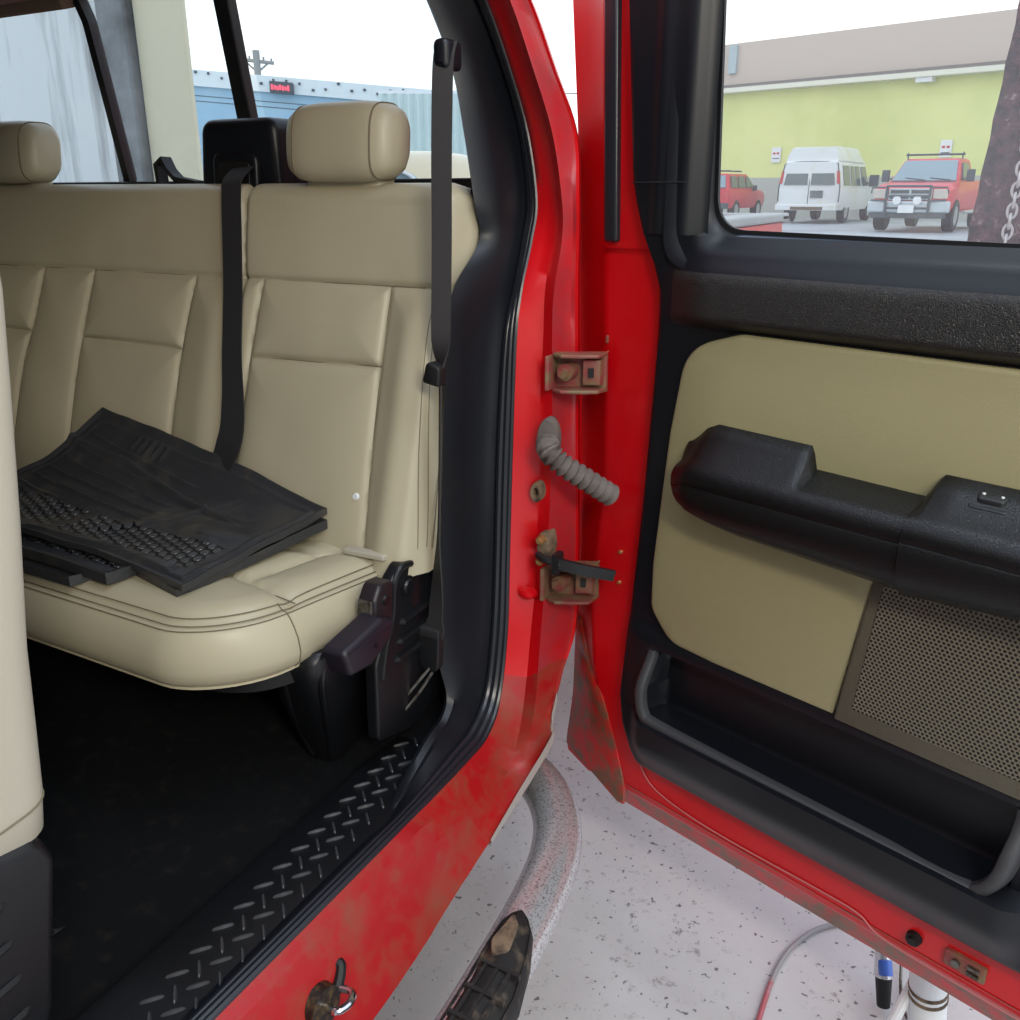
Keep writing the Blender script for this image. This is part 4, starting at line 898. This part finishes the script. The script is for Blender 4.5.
# ------------------------------------------------------------ outside: yellow-green building
bd=thing('commercial_building','long pale yellow-green building with a tan upper band across the parking lot','building',(-7,41,.6))
az=math.radians(-73.8+180); ux,uy=math.sin(az),math.cos(az)   # along the wall, to the right
B0=Vector((-5.686,40.209,0)); nx,ny=-.279,-.960
def B(a,z,t=0): return (B0.x+ux*a+nx*t,B0.y+uy*a+ny*t,z)
m=MB(); m.box((-9.5,.6,-12),(14,5.62,0),lambda a,z,t:B(a,z,t)); m.build('painted_wall',pm('yellow_green_paint',rgb(220,224,150),.8,col2=rgb(206,212,136),cscale=.3),bd,smooth=False)
m=MB(); m.box((-9.5,.6,-.0),(14,2.2,.06),lambda a,z,t:B(a,z,t)); m.build('wall_base',pm('grey_wall_base',rgb(176,178,170),.8),bd,smooth=False)
m=MB(); m.box((-7.6,5.9,-12),(14,7.57,.0),lambda a,z,t:B(a,z,t)); m.build('tan_parapet',pm('tan_parapet',rgb(196,182,170),.85),bd,smooth=False)
m=MB(); m.box((-9.6,5.62,-.2),(14,5.80,.55),lambda a,z,t:B(a,z,t)); m.build('eave_fascia',pm('cream_fascia',rgb(222,222,205),.7),bd,smooth=False)
m=MB(); m.box((-9.6,5.80,-.2),(14,5.93,.45),lambda a,z,t:B(a,z,t)); m.build('eave_flashing_strip',pm('brown_flashing',rgb(120,112,108),.8),bd,smooth=False)  # brown flashing strip above the cream fascia
for a in (-7.55,-6.75):
    m=MB(); m.box((a-.11,6.4,.0),(a+.25,7.5,.14),lambda a,z,t:B(a,z,t)); m.build('roof_vent',pm('grey_vent',rgb(168,184,188),.6),bd,smooth=False)
m=MB(); m.box((1.4,5.45,.1),(2.0,5.62,.45),lambda a,z,t:B(a,z,t)); m.build('wall_lamp',M['white'],bd,smooth=False)
for a,z in ((-4.25,3.1),(2.72,3.15)):
    m=MB(); m.box((a-.21,z-.30,.03),(a+.21,z+.30,.07),lambda a,z,t:B(a,z,t)); s=m.build('parking_sign',M['white'],smooth=False)
    tag(s,'small white sign on the yellow-green wall '+('between the red vehicle and the white van' if a<0 else 'above the red pickup with the roof bar'),'sign')
    for q in (-.14,.03):
        m=MB(); m.box((a+q,z+.02,.07),(a+q+.11,z+.10,.08),lambda a,z,t:B(a,z,t)); m.build('red_print',M['redplastic'],s,smooth=False)
    m=MB(); m.box((a-.16,z-.16,.07),(a+.16,z-.12,.08),lambda a,z,t:B(a,z,t)); m.build('black_print',M['greypost'],s,smooth=False)
# ------------------------------------------------------------ vehicles in the lot
def vehicle(name,label,cat,loc,ang,L,W,body_mat,prof,cab,paintw=None):
    """prof: side outline (y,z) of the lower body; cab: stations (y,z0,ztop,halfwidth_top)"""
    t=thing(name,label,cat,(loc[0],loc[1],loc[2]))
    ca,sa=math.cos(ang),math.sin(ang)
    f=lambda x,y,z:(loc[0]+x*ca-y*sa,loc[1]+x*sa+y*ca,loc[2]+z)
    return t,f
def wheel(t,f,x,y,r,wid=.24):
    m=MB(); s=1 if x>0 else -1; rg=[]
    for dx,q in ((-.5,.75),(-.5,.95),(-.42,1),(.42,1),(.5,.93),(.5,.66),(.38,.62),(.42,.15),(.46,.02)):
        rg.append([f(x+s*dx*wid,y+r*q*math.cos(2*PI*k/28),r+r*q*math.sin(2*PI*k/28)) for k in range(28)])
    m.loft(rg); w=m.build('wheel',M['rubber'],t,auto=40)
    m=MB(); rg=[[f(x+s*dx*wid,y+r*q*math.cos(2*PI*k/20),r+r*q*math.sin(2*PI*k/20)) for k in range(20)] for dx,q in ((.40,.64),(.47,.60),(.44,.35),(.50,.12))]
    m.loft(rg); m.build('hubcap',M['chrome'],w)
M['van_white']=pm('van_white',rgb(222,226,226),.4,coat=.4,col2=rgb(206,204,178),cscale=.8,cr=(.55,.7))
M['far_red']=pm('faded_red_vehicle_paint',rgb(208,52,62),.4,coat=.4)
M['taillight']=pm('taillight_red',rgb(190,60,60),.3)
M['lampglass']=pm('headlight_glass',rgb(210,200,190),.2)
M['bumper']=pm('bright_bumper',rgb(190,200,206),.3,metal=.5)
M['dkplastic']=pm('grey_black_vehicle_plastic',rgb(70,78,84),.5)
def quad(t,f,pts,name,mat,parent=None,th=.015,n=(0,0,0)):
    m=MB(); P=[Vector(p) for p in pts]; N=(P[1]-P[0]).cross(P[-1]-P[0]).normalized()
    N*=th; A=[f(*(p-N)) for p in P]; Bq=[f(*(p+N)) for p in P]; m.loft([A,Bq]); return m.build(name,mat,parent or t,smooth=False)
# high-top passenger van, rear towards us
ang=math.atan2(-.42,4.75)
van,f=vehicle('passenger_van','white high-roofed passenger van parked with its rear doors facing us','van',(-6.72,33.5,.62),ang,0,0,None,None,None)
secs=[(0,.55,1.60,1.02,.93),(.05,.50,1.66,1.05,.96),(.4,.50,1.70,1.05,.95),(4.0,.50,1.70,1.05,.93),(4.7,.55,1.35,1.04,.80),(5.4,.55,1.15,.95,.80)]
m=MB(); rg=[]
def vs(y,z0,zt,w0,w1,zr): return [f(x,y,z) for x,z in [(-w0+.06,z0),(w0-.06,z0),(w0,z0+.15),(w0,1.15),(w1,zt),(w1-.06,zr),(-w1+.06,zr),(-w1,zt),(-w0,1.15),(-w0,z0+.15)]]
rg=[vs(0,.55,1.88,1.02,.86,1.96),vs(.06,.45,1.92,1.06,.90,2.02),(vs(.5,.42,1.95,1.06,.90,2.04)),vs(3.6,.42,1.95,1.06,.90,2.04),vs(4.4,.42,1.22,1.04,.85,1.28),vs(5.2,.5,1.10,1.0,.9,1.14)]
m.loft(rg); m.build('van_body',M['van_white'],van,auto=40)
m=MB(); m.loft([[f(x,y,z) for x,z in ((-.88,2.0),(.88,2.0),(.84,2.2),(.70,2.42),(-.70,2.42),(-.84,2.2))] for y in (.12,)]+[[f(x,y,z) for x,z in ((-.9,2.0),(.9,2.0),(.86,2.22),(.72,2.47),(-.72,2.47),(-.86,2.22))] for y in (.5,3.0)]+[[f(x,y,z) for x,z in ((-.85,2.0),(.85,2.0),(.8,2.05),(.6,2.1),(-.6,2.1),(-.8,2.05))] for y in (3.9,)]); m.build('high_roof',M['van_white'],van,auto=40)
for s in (-1,1):
    quad(van,f,[(s*.06,-.02+.0,1.24),(s*.86,-.02,1.24),(s*.77,.045,1.84),(s*.06,.045,1.84)] if s>0 else [(-.86,-.02,1.24),(-.06,-.02,1.24),(-.06,.045,1.84),(-.77,.045,1.84)],'rear_window',M['carglass_dark'],th=.02)
    quad(van,f,[(s*.93,.0,1.28),(s*1.03,.0,1.28),(s*.97,.03,1.68),(s*.88,.03,1.68)],'taillight',M['taillight'],th=.03)
m=MB(); m.tube([f(0,-.012,.62),f(0,.0,1.30),f(0,.04,1.88)],.012,6); m.build('door_gap',M['dkplastic'],van)
m=MB(); m.tube([f(x,y,z) for x,y,z in cr([(-1.03,.0,.7),(-1.03,.0,1.2),(-.92,.02,1.75),(-.8,.03,1.94),(0,.035,1.98),(.8,.03,1.94),(.92,.02,1.75),(1.03,.0,1.2),(1.03,.0,.7)],5)],.022,6); m.build('door_surround',M['dkplastic'],van)
quad(van,f,[(.08,-.03,.83),(.5,-.03,.83),(.5,-.03,1.06),(.08,-.03,1.06)],'licence_plate',M['greypost'],th=.02)
m=MB(); m.box((-1.04,-.25,.42),(1.04,.05,.62),f); m.build('rear_bumper',M['van_white'],van,bevel=.03,smooth=False)
m=MB(); m.box((-.5,-.26,.44),(.6,-.22,.54),f); m.build('bumper_step',M['mud'],van,smooth=False)
for y0,y1 in ((.45,1.25),(1.45,1.95),(2.1,2.6),(2.85,3.75)):
    quad(van,f,[(1.05,y0,1.22),(1.05,y1,1.22),(.92,y1-(.25 if y1>3 else 0),1.86),(.92,y0,1.86)],'side_window',M['carglass_dark'],th=.02)
for x in (-.92,.92):
    for y in (1.15,4.35): wheel(van,f,x,y,.38)
m=MB(); m.box((1.1,3.6,1.2),(1.42,3.75,1.6),f); m.box((1.0,3.64,1.3),(1.15,3.70,1.36),f); m.build('mirror',M['dkplastic'],van,bevel=.04,smooth=False)
# full-size red pickup with grille guard, front towards us
ang=math.atan2(-.62,4.9)
pk,f=vehicle('pickup_truck','red pickup with a black grille guard and roof bar parked facing us','truck',(-2.88,27.65,.62),ang,0,0,None,None,None)
# local: y=0 front bumper, +y to its rear
m=MB(); rg=[]
def ps(y,z0,zt,w,wt): return [f(x,y,z) for x,z in [(-w+.05,z0),(w-.05,z0),(w,z0+.12),(w,zt-.12),(wt,zt),(-wt,zt),(-w,zt-.12),(-w,z0+.12)]]
rg=[ps(.05,.62,1.12,.92,.80),ps(.18,.55,1.20,.98,.86),ps(.8,.5,1.26,1.0,.88),ps(1.35,.5,1.30,1.0,.9),ps(3.3,.5,1.34,1.0,.93),ps(3.4,.5,1.34,1.0,.93),ps(5.6,.55,1.36,1.0,.95)]
m.loft(rg); m.build('truck_body',M['far_red'],pk,auto=40)
m=MB(); m.loft([[f(x,y,z) for x,y,z in ((-.90,1.3,1.28),(.90,1.3,1.28),(.93,3.35,1.30),(-.93,3.35,1.30))],[f(x,y,z) for x,y,z in ((-.74,2.02,1.86),(.74,2.02,1.86),(.76,3.2,1.88),(-.76,3.2,1.88))],[f(x,y,z) for x,y,z in ((-.66,2.15,1.92),(.66,2.15,1.92),(.68,3.1,1.94),(-.68,3.1,1.94))]]); m.build('cab',M['far_red'],pk,bevel=.03,smooth=False)
quad(pk,f,[(-.84,1.30,1.31),(.84,1.30,1.31),(.69,1.96,1.84),(-.69,1.96,1.84)],'windshield',M['carglass'],th=.03)
for x in (-.3,.35):
    m=MB(); m.tube([f(x+.35,1.26,1.34),f(x-.2,1.36,1.40)],.015,6); m.build('wiper',M['dkplastic'],pk)
quad(pk,f,[(.92,1.75,1.34),(.93,2.9,1.34),(.78,2.85,1.80),(.78,2.15,1.80)],'side_window',M['carglass_dark'],th=.02)
m=MB(); m.box((-1.04,-.15,.50),(1.04,.10,.80),f); m.build('front_bumper',M['bumper'],pk,bevel=.05,smooth=False)
m=MB(); m.box((-.95,-.12,.36),(.95,.06,.50),f); m.build('air_dam',M['dkplastic'],pk,bevel=.02,smooth=False)
m=MB(); m.box((-.55,.0,.82),(.55,.06,1.12),f); g=m.build('grille',M['bumper'],pk,smooth=False,bevel=.02)
m=MB(); m.box((-.50,-.01,.86),(-.03,.02,.96),f); m.box((.03,-.01,.86),(.50,.02,.96),f); m.box((-.50,-.01,.99),(-.03,.02,1.08),f); m.box((.03,-.01,.99),(.50,.02,1.08),f); m.build('grille_openings',M['dkplastic'],g,smooth=False)
for s in (-1,1):
    m=MB(); m.box((s*.76-.18,.0,.86),(s*.76+.18,.07,1.10),f); m.build('headlight',M['lampglass'],pk,bevel=.02,smooth=False)
    m=MB(); m.cyl(f(s*.26,-.26,.82),f(s*.26,-.16,.82),.11,20,.09); m.build('fog_lamp',M['white'],pk)
    m=MB(); m.box((s*1.12-.10,1.62,1.30),(s*1.12+.10,1.75,1.62),f); m.box((min(s*.9,s*1.1),1.66,1.36),(max(s*.9,s*1.1),1.70,1.40),f); m.build('mirror',M['dkplastic'],pk,bevel=.03,smooth=False)
    for y in (.95,4.5): wheel(pk,f,s*.90,y,.42,.28)
m=MB()
for x in (-.55,.55): m.tube([f(x,-.20,.42),f(x,-.24,.8),f(x,-.20,1.20)],.035,8)
for z in (.62,.92,1.18): m.tube([f(-.55,-.235,z),f(.55,-.235,z)],.028,8)
for s in (-1,1):
    m.tube([f(s*.55,-.22,1.15),f(s*.95,-.16,1.14),f(s*.98,-.1,1.0)],.022,8); m.tube([f(s*.55,-.22,.80),f(s*.95,-.16,.82)],.022,8)
m.build('grille_guard',M['dkplastic'],pk)
quad(pk,f,[(-.2,-.26,.50),(.2,-.26,.50),(.2,-.26,.70),(-.2,-.26,.70)],'licence_plate',M['white'],th=.015)
m=MB(); m.tube([f(-.78,2.3,2.03),f(.78,2.3,2.03)],.028,8); m.tube([f(-.72,2.3,1.9),f(-.74,2.3,2.09)],.02,6); m.tube([f(.72,2.3,1.9),f(.74,2.3,2.09)],.02,6); m.build('roof_bar',M['dkplastic'],pk)
m=MB(); m.tube([f(1.08,1.6,.50),f(1.08,3.3,.50)],.05,8); m.build('running_board',M['bumper'],pk)
# red sport utility on the far left, partly hidden
ang=math.atan2(-.35,4.4)
su,f=vehicle('sport_utility','red sport utility vehicle left of the white van, half hidden by the door frame','car',(-10.75,35.0,.62),ang,0,0,None,None,None)
def ss_(y,z0,zt,w,wt): return [f(x,y,z) for x,z in [(-w+.05,z0),(w-.05,z0),(w,z0+.12),(w,zt-.1),(wt,zt),(-wt,zt),(-w,zt-.1),(-w,z0+.12)]]
m=MB(); m.loft([ss_(0,.5,1.10,.86,.8),ss_(.1,.42,1.14,.9,.84),ss_(2.9,.42,1.14,.9,.84),ss_(4.0,.45,1.04,.88,.8),ss_(4.2,.5,.9,.84,.76)]); m.build('suv_body',M['far_red'],su,auto=40)
m=MB(); m.loft([[f(x,y,z) for x,y,z in ((-.84,.05,1.1),(.84,.05,1.1),(.84,3.2,1.1),(-.84,3.2,1.1))],[f(x,y,z) for x,y,z in ((-.70,.3,1.66),(.70,.3,1.66),(.70,2.3,1.66),(-.70,2.3,1.66))]]); m.build('suv_cabin',M['far_red'],su,bevel=.05,smooth=False)
quad(su,f,[(-.72,.05,1.16),(.72,.05,1.16),(.62,.26,1.58),(-.62,.26,1.58)],'rear_window',M['carglass'],th=.03)
for y0,y1,y2 in ((.35,1.0,1.0),(1.12,1.85,1.8),(1.95,2.85,2.3)): quad(su,f,[(.84,y0,1.16),(.84,y1,1.16),(.74,y2,1.56),(.74,y0+.08,1.56)],'side_window',M['carglass_dark'],th=.03)
for s in (-1,1):
    quad(su,f,[(s*.74,-.0,.86),(s*.86,-.0,.86),(s*.84,.06,1.1),(s*.74,.06,1.1)],'taillight',M['taillight'],th=.03)
    for y in (.85,3.35): wheel(su,f,s*.8,y,.36)
m=MB(); m.cyl(f(.15,-.16,.88),f(.15,-.0,.88),.33,28,.33); m.build('spare_wheel_cover',M['van_white'],su,bevel=.03)
m=MB(); m.box((-.88,-.12,.42),(.88,.06,.62),f); m.build('rear_bumper',M['dkplastic'],su,bevel=.03,smooth=False)
m=MB(); m.tube([f(-.55,.5,1.75),f(-.55,2.1,1.75)],.025,6); m.tube([f(.55,.5,1.75),f(.55,2.1,1.75)],.025,6); m.tube([f(-.6,.8,1.77),f(.6,.8,1.77)],.02,6); m.tube([f(-.6,1.8,1.77),f(.6,1.8,1.77)],.02,6); m.build('roof_rack',M['dkplastic'],su)
m=MB(); m.box((.9,2.5,1.05),(1.05,2.62,1.25),f); m.build('mirror',M['dkplastic'],su,bevel=.02,smooth=False)
# ------------------------------------------------------------ seen through the rear window
bb=thing('blue_building','long pale blue building with a white fascia behind the truck, seen through the rear window','building',(-14,15,0))
Ba=Vector((-17.5,13.3,0)); Bb=Vector((-10.9,16.75,0)); dd=(Bb-Ba).normalized(); nn=Vector((dd.y,-dd.x,0))
def BB(a,z,t=0): p=Ba+dd*a+nn*t; return (p.x,p.y,z)
L=(Bb-Ba).length
def slope(a): return -.080*(a-2.6)
def quadbox(a0,a1,z0,z1,t0,t1,k=1):
    mm=MB(); mm.box((a0,z0,t0),(a1,z1,t1),lambda a,z,t:BB(a,z+k*slope(a),t)); return mm
quadbox(-2,L+.2,.0,3.70,-3,0).build('blue_wall',pm('pale_blue_siding',rgb(150,184,206),.7,col2=rgb(160,192,210),cscale=1.2),bb,smooth=False)
quadbox(-2,L+.25,3.68,3.98,-3,.08).build('white_fascia',pm('white_fascia',rgb(216,224,226),.6),bb,smooth=False)
mm=MB()
for z in (3.50,3.40): mm.box((-2,z,0),(L+.2,z+.012,.01),lambda a,z,t:BB(a,z+slope(a),t))
mm.build('siding_line',M['dkplastic'],bb,smooth=False)
R=random.Random(5)
for k in range(26):
    a=1.6+.26*k; z=3.76+.16*R.random(); mm=MB(); mm.box((a,z,.08),(a+.035+.02*R.random(),z+.045,.11),lambda a,z,t:BB(a,z+slope(a),t)); mm.build('fascia_bracket',M['dkplastic'],bb,smooth=False)
ls=thing('message_sign','small dark sign with red glowing text on the white fascia','sign',BB(4.9,3.5,.2))
m=MB(); m.box((4.16,3.66,.09),(4.62,3.88,.2),lambda a,z,t:BB(a,z+slope(a),t)); m.build('sign_box',M['dkplastic'],ls,smooth=False)
em,nt_,b_=base('red_led'); b_.inputs['Base Color'].default_value=rgb(255,90,110); b_.inputs['Emission Color'].default_value=rgb(255,80,100); b_.inputs['Emission Strength'].default_value=.6
m=MB()
for k in range(7): m.box((4.19+.054*k,3.72+.01*(k%2),.2),(4.19+.054*k+.04,3.82-.012*(k%3),.21),lambda a,z,t:BB(a,z+slope(a),t))
m.build('sign_letters',em,ls,smooth=False)
up_=thing('utility_pole','wooden utility pole with crossarms rising behind the pale blue building','utility pole',(-28.1,30.2,0))
wd_=pm('weathered_pole',rgb(150,150,146),.8)
m=MB(); m.tube([(-28.1,30.2,0),(-28.1,30.2,6.95)],.14,10); m.build('pole',wd_,up_)
for z in (6.55,):
    m=MB(); m.tube([(-28.7,29.9,z+.08),(-27.5,30.52,z-.06)],.07,6); m.build('crossarm',wd_,up_)
m=MB(); m.tube([(-28.5,30.0,6.55),(-28.1,30.2,6.15)],.04,6); m.tube([(-27.7,30.4,6.48),(-28.1,30.2,6.15)],.04,6); m.build('arm_brace',wd_,up_)
for k,(x,y,z) in enumerate(((-28.62,29.93,6.66),(-28.35,30.07,6.64),(-27.85,30.33,6.6),(-27.58,30.48,6.54))):
    m=MB(); m.cyl((x,y,z),(x,y,z+.12),.04,8); m.build('insulator',wd_,up_)
m=MB(); m.tube([(-28.1,30.2,5.98),(-22,33,5.45),(-14,37,5.25)],.02,5); wr=m.build('overhead_wire',M['dkplastic']); tag(wr,'thin overhead wire running from the utility pole','wire')
m=MB(); rows=[]
gc0=Vector((-9.55,13.0,0)); gc1=Vector((-7.9,13.9,0))
for z in (.0,3.17):
    rows.append([gc0.lerp(gc1,k/60)+Vector((.5,-.86,0))*(.03*math.sin(k*1.3)) + Vector((0,0,z)) for k in range(61)])
m.grid(rows); c0=[Vector(p) for p in rows[1]]; m.grid([rows[1],[p+Vector((-1.2,2.2,0)) for p in c0]]); 
gcn=m.build('corrugated_container',pm('grey_green_container',rgb(196,212,210),.6),smooth=False,auto=80); tag(gcn,'grey-green ribbed container behind the near headrest, right of the blue building','container')
m=MB(); m.box((0,0,0),(1.9,2.6,.05),lambda x,y,z:(gc0.x+x*.87-y*.5-.0,gc0.y+x*.5+y*.87,3.17+z)); m.build('container_roof',M['white'],gcn,smooth=False)
cv=thing('cream_car','cream car with a rounded roof parked just behind the truck bed','car',(-4.9,7.6,0))
m=MB(); rg=[]
for i in range(17):
    u=-1+2*i/16; hh=max(0,1-abs(u)**2.6)**.5; rg.append([(-5.02+.66*u+.25*v_,7.55+.3*u+1.4*v_,.7+ (1.42-.12*v_*v_-.05)*hh*1.0*(1-.5*abs(v_)**3)*.98) for v_ in [-1+2*j/12 for j in range(13)]])
m.grid(rg); m.build('car_roof',pm('cream_paint',rgb(214,196,160),.35,coat=.5),cv)
m=MB(); m.box((-5.9,6.6,.2),(-4.1,8.6,1.3)); m.build('car_body',M['van_white'],cv,bevel=.1)
m=MB(); o=[(-4.93+.30*math.cos(PI*k/20),1.66+.21*math.sin(PI*k/20)) for k in range(21)]
m.loft([[(x,6.80+.2*(x+5),z) for x,z in o],[(x,6.86+.2*(x+5),z) for x,z in o]]); m.build('car_window',M['carglass'],cv)
m=MB(); m.tube([(x,6.79+.2*(x+5),z) for x,z in o],.014,6); m.build('window_surround',M['white'],cv)
